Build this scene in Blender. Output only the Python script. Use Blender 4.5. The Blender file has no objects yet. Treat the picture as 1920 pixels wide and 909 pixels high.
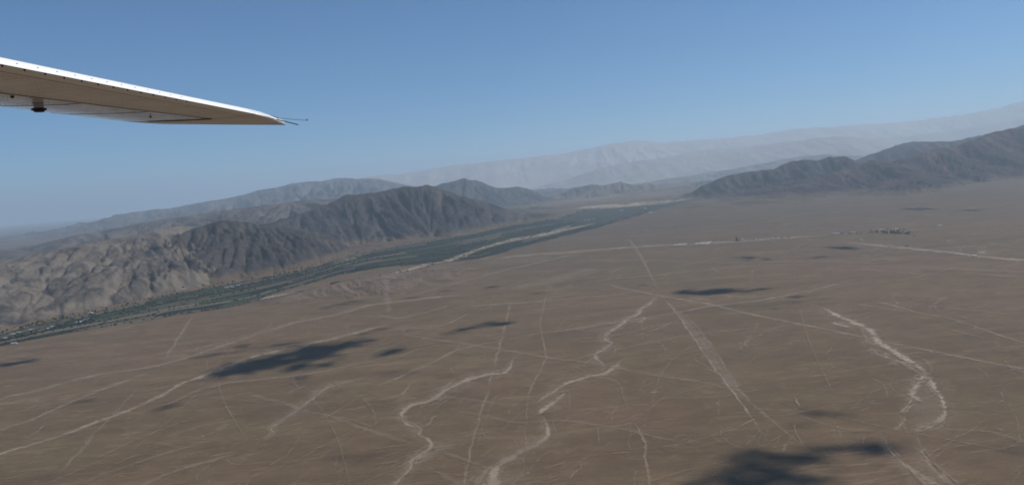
import bpy, bmesh, math, random
import numpy as np
from mathutils import Vector, Matrix

random.seed(7)
rng = np.random.default_rng(11)
SC = bpy.context.scene
COL = SC.collection

# ------------------------------------------------------------------ camera
EYE = 600.0                       # metres above the plain
ROLL, PITCH = 0.078540, 0.077382
cr, sr, cp, sp = math.cos(ROLL), math.sin(ROLL), math.cos(PITCH), math.sin(PITCH)
UPV = Vector((0, sp, cp)); FWD = Vector((0, cp, -sp)); RGT = Vector((1, 0, 0))
cam_r = RGT * cr - UPV * sr
cam_u = RGT * sr + UPV * cr
cd = bpy.data.cameras.new('camera')
cd.sensor_width = 36.0
cd.lens = 36.0 * 1478.0 / 1920.0
cd.clip_start, cd.clip_end = 0.1, 200000.0
cam = bpy.data.objects.new('camera', cd)
m3 = Matrix((cam_r, cam_u, -FWD)).transposed()
cam.matrix_world = Matrix.Translation((0, 0, EYE)) @ m3.to_4x4()
COL.objects.link(cam)
SC.camera = cam

# ------------------------------------------------------------------ sky, sun, exposure
SUN_DIR = Vector((0.61, 0.10, 0.77)).normalized()
SUN_EL = math.asin(SUN_DIR.z)
SUN_AZ = math.atan2(SUN_DIR.x, SUN_DIR.y)
world = bpy.data.worlds.new('World'); SC.world = world
world.use_nodes = True
wn = world.node_tree.nodes; wl = world.node_tree.links
bg = wn['Background']
sky = wn.new('ShaderNodeTexSky'); sky.sky_type = 'NISHITA'; sky.sun_disc = False
sky.sun_elevation = SUN_EL; sky.sun_rotation = SUN_AZ
sky.altitude = 1100; sky.air_density = 0.8; sky.dust_density = 0.0; sky.ozone_density = 10.0
wb = wn.new('ShaderNodeMix'); wb.data_type = 'RGBA'; wb.blend_type = 'MULTIPLY'; wb.inputs[0].default_value = 1.0
wb.inputs[7].default_value = (0.78, 1.02, 1.0, 1)          # the camera's white balance
wl.new(sky.outputs[0], wb.inputs[6]); wl.new(wb.outputs[2], bg.inputs['Color'])
bg.inputs['Strength'].default_value = 0.094
sd = bpy.data.lights.new('sun', 'SUN'); sd.energy = 4.5; sd.angle = math.radians(0.53); sd.color = (1.0, 0.955, 0.89)
so = bpy.data.objects.new('sun', sd); so.rotation_euler = SUN_DIR.to_track_quat('Z', 'Y').to_euler(); COL.objects.link(so)
SC.view_settings.view_transform = 'Standard'; SC.view_settings.look = 'None'
SC.view_settings.exposure = 0.0; SC.view_settings.gamma = 1.0; SC.view_settings.use_curve_mapping = False
SC.cycles.max_bounces = 6; SC.cycles.diffuse_bounces = 2; SC.cycles.glossy_bounces = 2
SC.cycles.transparent_max_bounces = 32; SC.cycles.volume_bounces = 1
SC.cycles.use_denoising = True; SC.cycles.use_adaptive_sampling = False; SC.cycles.pixel_filter_type = 'BLACKMAN_HARRIS'; SC.cycles.filter_width = 1.7

# ------------------------------------------------------------------ places in metres (x right of view, y along view, z up)
RIDGES = {'badland': [(-6235, 7600, 189), (-5386, 7500, 211), (-4809, 7400, 237), (-4443, 7300, 268), (-4088, 7300, 329), (-3790, 7400, 348), (-3483, 7500, 367), (-3257, 7700, 409),
             (-3101, 7900, 396)],
 'darkhill': [(-2992, 7450, 393), (-2685, 7500, 452), (-2373, 7700, 371), (-2120, 7900, 303), (-1884, 8000, 207), (-1702, 8100, 48)],
 'leftridge': [(-21107, 27000, 35), (-17461, 27000, -69), (-16178, 27000, -60), (-15617, 27000, 42), (-14485, 27000, 319), (-13618, 27500, 467), (-12675, 27500, 579), (-11763, 28000, 621),
               (-10422, 28000, 762), (-9244, 28500, 908), (-7817, 29000, 1121), (-6148, 29500, 1227), (-5051, 30000, 1082), (-3859, 30000, 807), (-2067, 30000, 403)],
 'leftmid': [(-9968, 12500, 150), (-8952, 12500, 137), (-8102, 12500, 147), (-7503, 12500, 193), (-6984, 12500, 271), (-6639, 13000, 324), (-6105, 13000, 370), (-5482, 13000, 427),
             (-5047, 13500, 470), (-4404, 13500, 501), (-3760, 13500, 542), (-3330, 14000, 552), (-2765, 14000, 517), (-2207, 14000, 397)],
 'middark': [(-2852, 10700, 392), (-2577, 10800, 476), (-2317, 11000, 576), (-1944, 11000, 591), (-1597, 11200, 629), (-1151, 11300, 639), (-928, 11300, 568), (-568, 11500, 413),
             (-190, 11500, 267), (187, 11500, 105)],
 'nexthill': [(-2043, 20000, 602), (-1562, 20000, 699), (-1081, 20000, 783), (-692, 20200, 658), (-163, 20300, 452), (320, 20500, 440), (798, 20700, 233), (1274, 20800, -59)],
 'far': [(-13185, 50000, 1036), (-8735, 50000, 1631), (-6708, 50000, 1640), (-3310, 50000, 1878), (78, 50000, 2016), (3459, 50000, 2087), (5839, 50000, 2337), (7540, 50000, 2539),
         (8723, 50000, 2581), (9885, 50000, 2289), (12246, 50000, 2272), (14947, 50000, 2295), (16977, 50000, 2405), (18669, 50000, 2507), (20691, 50000, 2449), (23725, 50000, 2413),
         (25411, 50000, 2382), (28791, 50000, 2553), (31498, 50000, 2843), (32855, 50000, 3138), (36229, 50000, 3308), (42291, 50000, 3170)],
 'haze': [(940, 37000, 133), (2717, 37000, 443), (4500, 37000, 877), (6267, 37000, 1112), (9518, 37000, 1106), (12533, 37000, 1367), (15290, 37000, 1524), (16781, 37000, 1333),
          (18765, 37000, 930), (20750, 37000, 476)],
 'midhaze': [(3735, 28000, 85), (5262, 28000, 230), (6404, 28000, 291), (7356, 28000, 368), (8499, 28000, 467), (9836, 28000, 664), (11163, 28000, 673), (12671, 28000, 517),
             (14177, 28000, 249)],
 'lowhill': [(1201, 20500, 149), (1768, 20500, 299), (2189, 20500, 363), (2532, 20500, 308), (2884, 20500, 377), (3291, 20500, 234), (3709, 20500, 257), (4048, 20500, 133),
             (4396, 20500, 134), (4816, 20500, 184), (5235, 20500, 220)],
 'rightA': [(3084, 13600, 20), (3376, 13600, 273), (3611, 13600, 356), (3938, 13600, 422), (4585, 13600, 463), (4866, 13600, 560), (5097, 13600, 579), (5325, 13600, 542), (5559, 13600, 616),
            (5833, 13600, 576), (6058, 13600, 467), (6515, 13600, 367)],
 'rightC': [(7125, 16500, 400), (7805, 16500, 625), (8256, 16500, 734), (8481, 16500, 772), (9371, 16500, 713), (10044, 16500, 816), (10492, 16500, 891), (11275, 16500, 996),
            (12834, 16500, 929)],
 'rightB': [(3574, 10900, -18), (3982, 11300, 121), (4687, 12000, 315), (5015, 12000, 355), (5349, 12200, 413), (5683, 12200, 494), (5864, 12200, 471), (6141, 12300, 353),
            (6373, 12500, 482), (6673, 12500, 576), (7180, 12800, 592), (7615, 12800, 669), (8090, 13000, 791), (8530, 13000, 835), (9234, 13000, 884), (10990, 13000, 835)],
 'rightS': [(4875, 10500, 120), (5133, 10300, 164), (5324, 10200, 143), (5509, 10100, 67), (5757, 10000, -40)],
 'haze2': [(3143, 43000, 216), (5811, 43000, 905), (8157, 43000, 1213), (10499, 43000, 1492), (12822, 43000, 1484), (15443, 43000, 1596), (17760, 43000, 1473), (20369, 43000, 1327),
           (22987, 43000, 1411), (25606, 43000, 1552), (28228, 43000, 1808), (32000, 43000, 1715)],
 'bluff': [(-1510, 4450, 10), (-1313, 4750, 31), (-1205, 4850, 52), (-1024, 4950, 75), (-854, 5150, 65), (-604, 5450, 56), (-374, 5950, 24)]}
VALLEY_NEAR = [(-3146.8, 3294.5), (-2840.4, 3539.6), (-2620.8, 3715.2), (-2519.9, 3795.8), (-2426.0, 3898.8), (-2343.8, 3988.9), (-2257.8, 4083.2), (-2162.9, 4172.8), (-2034.1, 4233.4), (-1919.4, 4408.5),
 (-1730.6, 4468.2), (-1581.6, 4590.1), (-1532.9, 4931.6), (-1481.5, 5292.0), (-1389.9, 5605.8), (-1282.6, 5938.5), (-1094.2, 6117.0), (-897.8, 6205.9), (-690.1, 6243.9), (-479.0, 6269.0),
 (-266.8, 6312.3), (-33.5, 6816.0), (196.6, 7312.5), (460.5, 7855.1), (821.9, 8574.0), (1445.7, 9796.9), (2138.9, 11119.5), (2882.1, 12488.6)]
VALLEY_FAR = [(-3549.7, 3726.8), (-3177.2, 3970.0), (-2914.1, 4141.7), (-2794.4, 4219.9), (-2764.3, 4457.4), (-2718.2, 4644.1), (-2626.5, 4769.5), (-2563.0, 4967.9), (-2486.8, 5205.8), (-2388.9, 5522.7),
 (-2224.6, 5789.5), (-2071.8, 6067.9), (-1930.8, 6261.1), (-1793.5, 6449.2), (-1708.0, 6940.6), (-1608.5, 7512.4), (-1441.8, 8157.2), (-1208.0, 8478.7), (-955.0, 8826.4), (-684.6, 9262.2),
 (-389.2, 9830.4), (-26.6, 10693.5), (321.6, 11107.0), (693.2, 11480.1), (1307.9, 13389.0), (2054.2, 13806.2), (2694.4, 13961.1), (3364.4, 14557.6)]
MARKS = [('geoglyph_trapezoid', 'long pale trapezoid cleared on the brown plain, widening towards the viewer', 'geoglyph', 'track', 0.34, 0.0,
  [(687.6, 3446.1, 16.9), (649.8, 2992.9, 29.6), (622.0, 2634.5, 42.3), (586.5, 2301.4, 42.0), (561.1, 2025.4, 41.7), (556.5, 1932.3, 26.8)]),
 ('geoglyph_line', 'straight pale edge line of the big trapezoid running into the large dark cloud shadow', 'geoglyph', 'track', 0.62, 0.0,
  [(686.4, 3705.8, 13.3), (670.8, 3366.2, 11.0), (614.7, 2756.9, 8.7), (562.5, 2212.5, 7.1), (544.3, 1945.2, 6.4), (527.9, 1766.3, 5.6), (511.1, 1614.2, 4.4)]),
 ('geoglyph_line', 'fainter outer edge line of the big trapezoid', 'geoglyph', 'track', 0.34, 0.0,
  [(692.3, 3327.3, 14.9), (670.1, 2906.9, 12.1), (617.9, 2417.7, 9.4), (567.5, 2023.6, 8.5), (569.2, 1816.9, 8.9), (574.1, 1626.3, 8.7), (596.8, 1467.0, 8.5)]),
 ('geoglyph_line', 'thin pale line running from the road down to the narrow end of the big trapezoid', 'geoglyph', 'track', 0.42, 0.0,
  [(1074.0, 7318.8, 17.7), (964.7, 6134.0, 24.0), (880.6, 5353.0, 19.8), (756.8, 4291.1, 15.8), (698.9, 3769.8, 14.1)]),
 ('geoglyph_line', 'long thin pale line crossing the whole plain beside the narrow end of the big trapezoid', 'geoglyph', 'track', 0.5, 0.0,
  [(456.6, 4360.8, 31.9), (689.5, 3721.6, 28.6), (836.7, 3401.0, 25.2), (936.5, 3053.7, 21.8), (1041.1, 2780.7, 20.9), (1112.5, 2594.6, 18.8), (1145.7, 2476.0, 18.6), (1230.3, 2287.5, 17.4),
   (1298.9, 2095.1, 16.2), (1340.2, 2027.0, 18.2), (1588.3, 1791.3, 16.2)]),
 ('geoglyph_line', 'pale line slanting over the plain between two winding dry gullies', 'geoglyph', 'track', 0.4, 0.0,
  [(-69.7, 2947.6, 28.3), (77.7, 3034.3, 30.9), (271.8, 3098.4, 32.2), (405.9, 3158.7, 32.5), (680.6, 3263.9, 32.8), (811.9, 3339.9, 35.5), (1070.6, 3402.7, 35.3), (1333.4, 3539.8, 30.3),
   (1619.1, 3748.2, 35.0), (1790.9, 3785.2, 46.3)]),
 ('geoglyph_line', 'wide pale straight line running away from the viewer beside the small dark cloud shadow', 'geoglyph', 'track', 0.42, 0.0,
  [(-22.1, 4107.0, 11.8), (-49.7, 3440.1, 12.4), (-75.0, 2871.8, 12.5), (-93.4, 2469.9, 10.7), (-103.8, 2208.6, 9.8), (-114.3, 2104.0, 9.4), (-122.0, 1923.1, 8.5), (-131.6, 1756.5, 7.7),
   (-132.7, 1681.1, 7.2), (-134.6, 1544.8, 6.9), (-162.7, 1181.3, 5.4)]),
 ('geoglyph_line', 'narrow pale line running away from the viewer to the gully with braided strands', 'geoglyph', 'track', 0.4, 0.0,
  [(181.4, 4344.4, 9.3), (89.7, 3273.5, 6.8), (87.2, 2967.2, 8.2), (84.8, 2628.9, 8.1), (66.2, 2496.2, 8.7), (42.1, 2358.6, 8.6), (24.5, 2263.7, 7.8), (8.5, 2126.9, 6.8), (2.3, 1993.9, 6.2),
   (1.2, 1891.9, 5.9), (-6.0, 1752.5, 5.5)]),
 ('dirt_track', 'bright pale dirt track sweeping past the largest cloud shadow group on the plain', 'dirt track', 'track', 0.62, 0.0,
  [(-1718.8, 1814.8, 27.7), (-1413.3, 1950.2, 30.1), (-1371.5, 2011.2, 30.1), (-1324.0, 2070.9, 31.0), (-1276.6, 2139.6, 28.7), (-1238.5, 2266.7, 29.1), (-1199.2, 2347.6, 28.6),
   (-1168.8, 2499.3, 23.9), (-1169.4, 2689.7, 26.1), (-1146.0, 2719.3, 36.7), (-1096.1, 2877.6, 37.0), (-1050.1, 3002.5, 45.9), (-973.2, 3098.8, 56.6), (-896.1, 3161.3, 58.3),
   (-795.5, 3273.6, 57.2), (-648.8, 3452.5, 59.5), (-520.0, 3610.4, 62.1)]),
 ('dirt_track', 'long pale dirt track above the brightest track, nearest to the green valley', 'dirt track', 'track', 0.42, 0.0,
  [(-2174.5, 2322.3, 38.0), (-1820.9, 2546.0, 41.6), (-1782.4, 2649.7, 40.4), (-1698.6, 2742.3, 42.2), (-1657.5, 2841.2, 44.2), (-1567.2, 2932.4, 50.8), (-1435.1, 2965.1, 50.8),
   (-1369.4, 3040.1, 45.2), (-1336.3, 3112.4, 38.5), (-1289.8, 3255.8, 39.6), (-1175.4, 3569.7, 44.7), (-1081.3, 3802.4, 60.6), (-937.5, 3903.8, 64.9), (-767.7, 4194.8, 76.8),
   (-550.0, 4272.3, 94.6), (-320.2, 4288.6, 95.1), (-115.0, 4299.0, 94.5), (-29.6, 4335.5, 89.5)]),
 ('dirt_track', 'pale dirt track between the brightest track and the one nearest the valley', 'dirt track', 'track', 0.45, 0.0,
  [(-1850.0, 1965.4, 25.7), (-1554.6, 2156.7, 28.2), (-1520.5, 2242.8, 25.2), (-1479.9, 2340.2, 22.6), (-1467.2, 2521.7, 22.5), (-1437.6, 2678.4, 26.4), (-1397.6, 2845.4, 29.3),
   (-1367.9, 2951.3, 31.1)]),
 ('sandy_strip', 'broad blurred sandy strip beyond the small dark cloud shadow', 'sand', 'track', 0.3, 0.0,
  [(-79.7, 4300.1, 90.7), (55.8, 4440.9, 199.1), (175.7, 4533.0, 216.2), (338.8, 4789.9, 189.9), (569.7, 5106.1, 121.3)]),
 ('dirt_track', 'thin pale track passing behind the rising dust plume', 'dirt track', 'track', 0.36, 0.0,
  [(-695.9, 4290.2, 42.9), (-467.3, 4654.6, 45.6), (-294.3, 4952.8, 46.3), (-94.6, 5321.0, 54.5), (65.4, 5508.1, 61.6), (397.6, 5986.8, 71.3), (697.5, 6280.5, 86.3)]),
 ('geoglyph_line', 'short pale line climbing from the tracks to the edge of the green valley', 'geoglyph', 'track', 0.42, 0.0,
  [(-1783.9, 4310.5, 14.4), (-1649.4, 3860.4, 20.5), (-1546.5, 3532.6, 18.7), (-1467.4, 3268.8, 17.2), (-1394.2, 3039.5, 15.6)]),
 ('geoglyph_line', 'short pale line below the brightest dirt track', 'geoglyph', 'track', 0.36, 0.0,
  [(-1313.5, 2669.2, 7.9), (-1265.3, 2470.9, 7.3), (-1203.8, 2217.2, 9.1), (-1186.0, 2122.0, 12.3), (-1145.7, 1987.6, 11.5), (-1125.3, 1886.7, 11.2), (-1096.8, 1786.7, 9.9)]),
 ('geoglyph_line', 'blurred pale line crossing two dry gullies on the open plain', 'geoglyph', 'track', 0.34, 0.0,
  [(-916.1, 2495.8, 22.0), (-799.3, 2374.6, 22.0), (-698.2, 2282.5, 20.6), (-616.4, 2189.8, 19.8), (-535.0, 2117.5, 19.1), (-460.8, 2031.7, 17.2), (-376.7, 1940.1, 16.9),
   (-315.3, 1875.8, 16.3), (-234.8, 1787.8, 15.4)]),
 ('dry_gully', 'short bent dry gully crossed by a blurred pale line', 'gully', 'gully', 0.55, 0.8,
  [(-489.8, 2548.0, 20.7), (-559.6, 2493.7, 27.0), (-613.4, 2450.5, 23.9), (-629.4, 2349.5, 15.0), (-641.1, 2244.5, 14.4), (-656.5, 2154.6, 14.4), (-665.7, 2093.6, 14.7),
   (-675.6, 2058.9, 13.0), (-672.9, 2035.6, 6.7), (-656.7, 2009.4, 6.6), (-652.8, 1982.5, 10.5), (-657.9, 1958.5, 15.2), (-673.3, 1917.3, 9.5)]),
 ('geoglyph_line', 'thin straight pale line next to the faint twin cloud shadows', 'geoglyph', 'track', 0.45, 0.0,
  [(-476.6, 2383.9, 16.3), (-399.4, 2491.4, 15.6), (-359.1, 2585.7, 14.7), (-300.0, 2698.2, 15.1), (-234.0, 2856.4, 19.1), (-159.5, 2913.4, 26.7), (-76.0, 2970.2, 27.7)]),
 ('dry_gully', 'winding pale dry gully with a deep bend, left of the two pale lines', 'gully', 'gully', 0.69, 1.2,
  [(16.5, 2729.0, 12.2), (-1.0, 2692.5, 11.9), (-27.4, 2635.9, 12.6), (-40.4, 2517.2, 11.0), (-59.2, 2451.8, 24.9), (-94.8, 2456.4, 33.6), (-159.0, 2415.5, 35.5), (-194.4, 2367.8, 26.3),
   (-235.3, 2287.7, 21.6), (-250.0, 2239.6, 21.3), (-277.6, 2191.9, 30.7), (-318.1, 2176.4, 25.4), (-330.8, 2112.6, 13.7), (-332.9, 2073.6, 9.4), (-321.9, 2023.4, 10.0),
   (-304.7, 1987.2, 15.4), (-276.6, 1958.0, 14.7), (-266.7, 1929.7, 8.7), (-264.2, 1895.7, 9.6), (-241.6, 1854.0, 11.5), (-228.3, 1823.7, 8.4), (-227.9, 1793.5, 11.1),
   (-241.4, 1756.8, 14.1), (-258.8, 1719.2, 10.7), (-257.9, 1672.8, 9.2), (-268.3, 1618.9, 10.4), (-281.3, 1569.1, 10.9), (-304.0, 1495.4, 10.0), (-328.5, 1381.1, 12.7),
   (-490.4, 1232.9, 12.5)]),
 ('dry_gully', 'straight pale side gully joining the deep bend gully near its lower end', 'gully', 'gully', 0.38, 0.5,
  [(-174.8, 1818.6, 8.6), (-204.4, 1780.7, 22.4), (-227.6, 1729.3, 19.5), (-249.6, 1680.6, 12.6)]),
 ('dry_gully', 'winding pale gully with braided strands, right of the two pale lines', 'gully', 'gully', 0.7, 1.2,
  [(686.4, 3758.7, 11.7), (581.0, 3484.4, 20.2), (540.6, 3415.3, 21.0), (512.4, 3302.8, 24.5), (449.0, 3214.1, 26.2), (422.9, 3127.1, 22.3), (342.3, 2968.8, 21.9), (313.9, 2886.9, 12.3),
   (315.0, 2817.5, 18.2), (330.4, 2773.5, 11.7), (294.2, 2696.6, 20.9), (243.3, 2605.0, 12.7), (250.8, 2530.9, 13.4), (260.2, 2424.0, 10.0), (234.8, 2336.6, 11.6)]),
 ('dry_gully', 'wide sandy end of the braided gully at the bottom of the view', 'gully', 'gully', 0.66, 1.2,
  [(31.2, 1990.9, 9.6), (43.8, 1964.4, 8.3), (47.9, 1909.9, 8.2), (50.2, 1850.5, 10.4), (50.8, 1814.4, 14.4), (22.3, 1760.5, 21.0), (-17.5, 1719.5, 24.2), (-45.0, 1678.1, 28.0),
   (-71.1, 1625.9, 26.4), (-75.9, 1572.6, 29.6), (-78.1, 1519.4, 37.6), (-86.3, 1428.5, 51.5), (-102.9, 1299.3, 77.8), (-193.0, 1186.1, 85.6)]),
 ('sand_bank', 'pale sand bank beside the lower bend of the braided gully', 'sand', 'gully', 0.75, 0.4,
  [(320.7, 2483.8, 8.1), (294.0, 2426.9, 22.3), (265.4, 2373.6, 28.4), (237.9, 2335.6, 23.9), (210.1, 2331.4, 22.5), (169.1, 2305.7, 23.6), (123.0, 2263.9, 13.6), (69.3, 2163.7, 14.1),
   (17.2, 2072.6, 11.0)]),
 ('sand_bank', 'narrow pale sand bank between two strands of the braided gully', 'sand', 'gully', 0.75, 0.4,
  [(117.7, 2171.8, 8.6), (90.5, 2098.4, 18.0), (66.1, 2049.0, 19.9), (49.1, 2019.4, 14.2), (30.7, 1977.1, 13.0)]),
 ('sand_bank', 'small pale bar beside the upper bend of the braided gully', 'sand', 'gully', 0.5, 0.2, [(528.8, 3216.1, 13.8), (502.4, 3152.5, 22.9), (471.1, 3094.0, 16.8)]),
 ('dry_wash', 'broad pale sandy wash entering the plain from the upper end', 'wash', 'wash', 0.9, 1.5,
  [(1222.4, 3205.8, 13.6), (1216.9, 3072.8, 25.2), (1207.7, 2940.2, 32.9), (1203.4, 2784.2, 35.2), (1194.9, 2645.5, 30.8), (1158.9, 2522.3, 27.0), (1135.7, 2454.9, 32.7),
   (1125.3, 2340.6, 26.2), (1115.4, 2229.6, 30.8), (1101.3, 2155.3, 24.9), (1089.1, 2109.6, 25.9), (1071.7, 2044.3, 28.7)]),
 ('dry_wash', 'outer pale arm of the broad sandy wash curving round its island', 'wash', 'wash', 0.93, 1.5,
  [(1077.2, 2059.9, 18.1), (1048.2, 1979.8, 15.9), (1008.5, 1870.5, 12.8), (965.5, 1774.4, 9.9), (941.2, 1735.1, 10.3), (912.6, 1702.8, 12.9), (873.3, 1667.1, 14.1), (845.6, 1651.9, 16.2),
   (817.0, 1640.9, 9.8)]),
 ('dry_wash', 'inner pale arm of the broad sandy wash', 'wash', 'wash', 0.78, 1.2,
  [(1080.3, 2076.5, 16.3), (1035.9, 2021.8, 18.0), (984.4, 1951.9, 16.6), (950.8, 1892.0, 20.1), (945.1, 1855.8, 21.9), (946.9, 1827.8, 10.3)]),
 ('sand_bank', 'faint sandy island between the two arms of the broad wash', 'sand', 'track', 0.24, 0.0,
  [(1041.4, 1998.1, 17.6), (1000.7, 1911.7, 43.1), (960.1, 1828.6, 60.3), (912.1, 1755.2, 68.0), (864.6, 1688.1, 52.5), (819.4, 1636.7, 25.4)]),
 ('dry_wash', 'thin lower strand leaving the inner arm of the broad wash', 'wash', 'wash', 0.78, 0.5,
  [(942.3, 1875.3, 8.2), (907.4, 1829.8, 5.4), (859.4, 1769.3, 4.5), (880.7, 1784.7, 5.0), (932.2, 1841.0, 4.7)]),
 ('dry_wash', 'small crooked strand under the inner arm of the broad wash', 'wash', 'wash', 0.62, 0.5,
  [(859.9, 1748.5, 3.9), (834.4, 1707.4, 4.2), (808.8, 1679.6, 4.9), (789.1, 1658.7, 4.9)]),
 ('dry_wash', 'left edge strand of the wash passing the end of the large cloud shadow', 'wash', 'wash', 0.62, 0.8,
  [(757.8, 1634.1, 4.4), (739.2, 1583.9, 5.5), (727.4, 1541.6, 6.7), (723.1, 1488.1, 8.9), (720.2, 1432.4, 12.7), (724.7, 1381.6, 20.7), (733.3, 1328.6, 29.5), (846.0, 1120.6, 25.7)]),
 ('dry_wash', 'right strand of the lower wash heading out of view', 'wash', 'wash', 0.5, 0.8,
  [(825.5, 1635.3, 6.5), (802.8, 1578.8, 8.4), (781.6, 1526.1, 8.5), (763.1, 1467.7, 9.8), (755.6, 1411.4, 10.4), (745.5, 1350.0, 12.4), (763.7, 1071.3, 10.3)]),
 ('sand_bank', 'short bright sand bar near the upper end of the broad wash', 'sand', 'wash', 0.75, 0.2,
  [(1139.6, 2833.9, 15.0), (1137.5, 2791.7, 34.6), (1141.9, 2747.8, 26.3), (1149.9, 2713.8, 17.1)]),
 ('sand_bank', 'pale side channel left of the upper wash', 'sand', 'wash', 0.45, 0.5,
  [(1083.3, 2418.0, 8.9), (1068.2, 2346.4, 19.5), (1064.1, 2296.6, 20.0), (1070.0, 2266.2, 16.9), (1087.1, 2186.0, 11.7), (1092.6, 2133.0, 10.6)]),
 ('geoglyph_line', 'pale line slanting away beyond the upper end of the broad wash', 'geoglyph', 'track', 0.42, 0.0,
  [(1430.9, 3273.6, 22.3), (1465.8, 3042.2, 18.9), (1466.5, 2866.6, 18.9), (1497.8, 2783.1, 22.4), (1512.8, 2721.4, 16.5), (1509.9, 2589.8, 13.3), (1499.7, 2446.8, 12.4),
   (1495.3, 2348.3, 12.2), (1490.4, 2228.4, 15.3), (1598.7, 1808.5, 13.1)]),
 ('road', 'pale desert road running past the walled yards to the valley', 'road', 'track', 0.52, 0.0,
  [(-256.4, 6011.0, 58.6), (-8.9, 6279.8, 136.5), (162.1, 6273.2, 161.2), (455.7, 6254.1, 160.1), (753.0, 6279.4, 161.6), (945.6, 6251.8, 161.9), (1136.5, 6224.4, 160.8),
   (1316.2, 6154.0, 158.0), (1529.1, 6100.8, 156.9), (1901.4, 6042.3, 153.3), (2020.9, 6054.6, 155.3), (2137.8, 6012.6, 154.9), (2360.8, 5995.9, 149.1), (2566.4, 5998.5, 146.6)]),
 ('road', 'pale highway on the far right passing a triangular mark', 'road', 'track', 0.66, 0.0,
  [(2262.1, 5557.9, 41.9), (2308.3, 5317.8, 62.1), (2352.6, 5138.9, 78.6), (2385.0, 4939.2, 74.9), (2447.5, 4650.4, 73.1), (2490.1, 4471.6, 66.7), (2498.5, 4364.4, 53.0),
   (2496.3, 4240.0, 58.1), (2528.0, 4095.1, 63.8), (2553.2, 3990.5, 63.5), (2595.8, 3824.8, 69.6), (2903.5, 3213.5, 59.9)]),
 ('geoglyph_line', 'upright pale line in the lower middle of the plain ending at the bottom', 'geoglyph', 'track', 0.46, 0.0,
  [(260.5, 1889.5, 5.6), (259.5, 1774.8, 7.2), (257.1, 1690.7, 6.5), (241.4, 1594.8, 6.6), (225.4, 1463.2, 7.2), (202.6, 1123.9, 5.6)]),
 ('geoglyph_triangle', 'small triangular pale mark beside the far highway', 'geoglyph', 'track', 0.5, 0.0,
  [(2628.3, 4452.1, 12.0), (2695.2, 4533.3, 12.2), (2764.6, 4617.5, 21.8), (2776.5, 4606.1, 7.8), (2661.8, 4422.1, 6.8), (2550.0, 4256.9, 59.7), (2644.1, 4437.9, 29.5),
   (2553.9, 4317.0, 9.1)]),
 ('sandy_strip', 'sandy flat paled further by painted haze along the far end of the green valley', 'sand', 'track', 1.1, 0.0,  # sand strip widened and strengthened, its pale colour also standing in for bright haze
  [(1051.5, 14061.0, 632.5), (1480.6, 14138.7, 1053.7), (2075.9, 13638.4, 1140.1), (2503.2, 13446.9, 982.6), (3234.3, 13997.2, 442.2)]),
 ('sandy_strip', 'sandy flat with painted haze brightness behind the grey two peaked hill at the valley mouth', 'sand', 'track', 0.35, 0.0,  # pale ribbon over the far plain: sand colour plus painted haze brightness
  [(1123.3, 19373.6, 1686.2), (1732.5, 18852.9, 3468.9), (2392.8, 18050.7, 3560.8), (3173.7, 16997.4, 3254.2), (3807.2, 16743.3, 2113.4)])]
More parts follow.
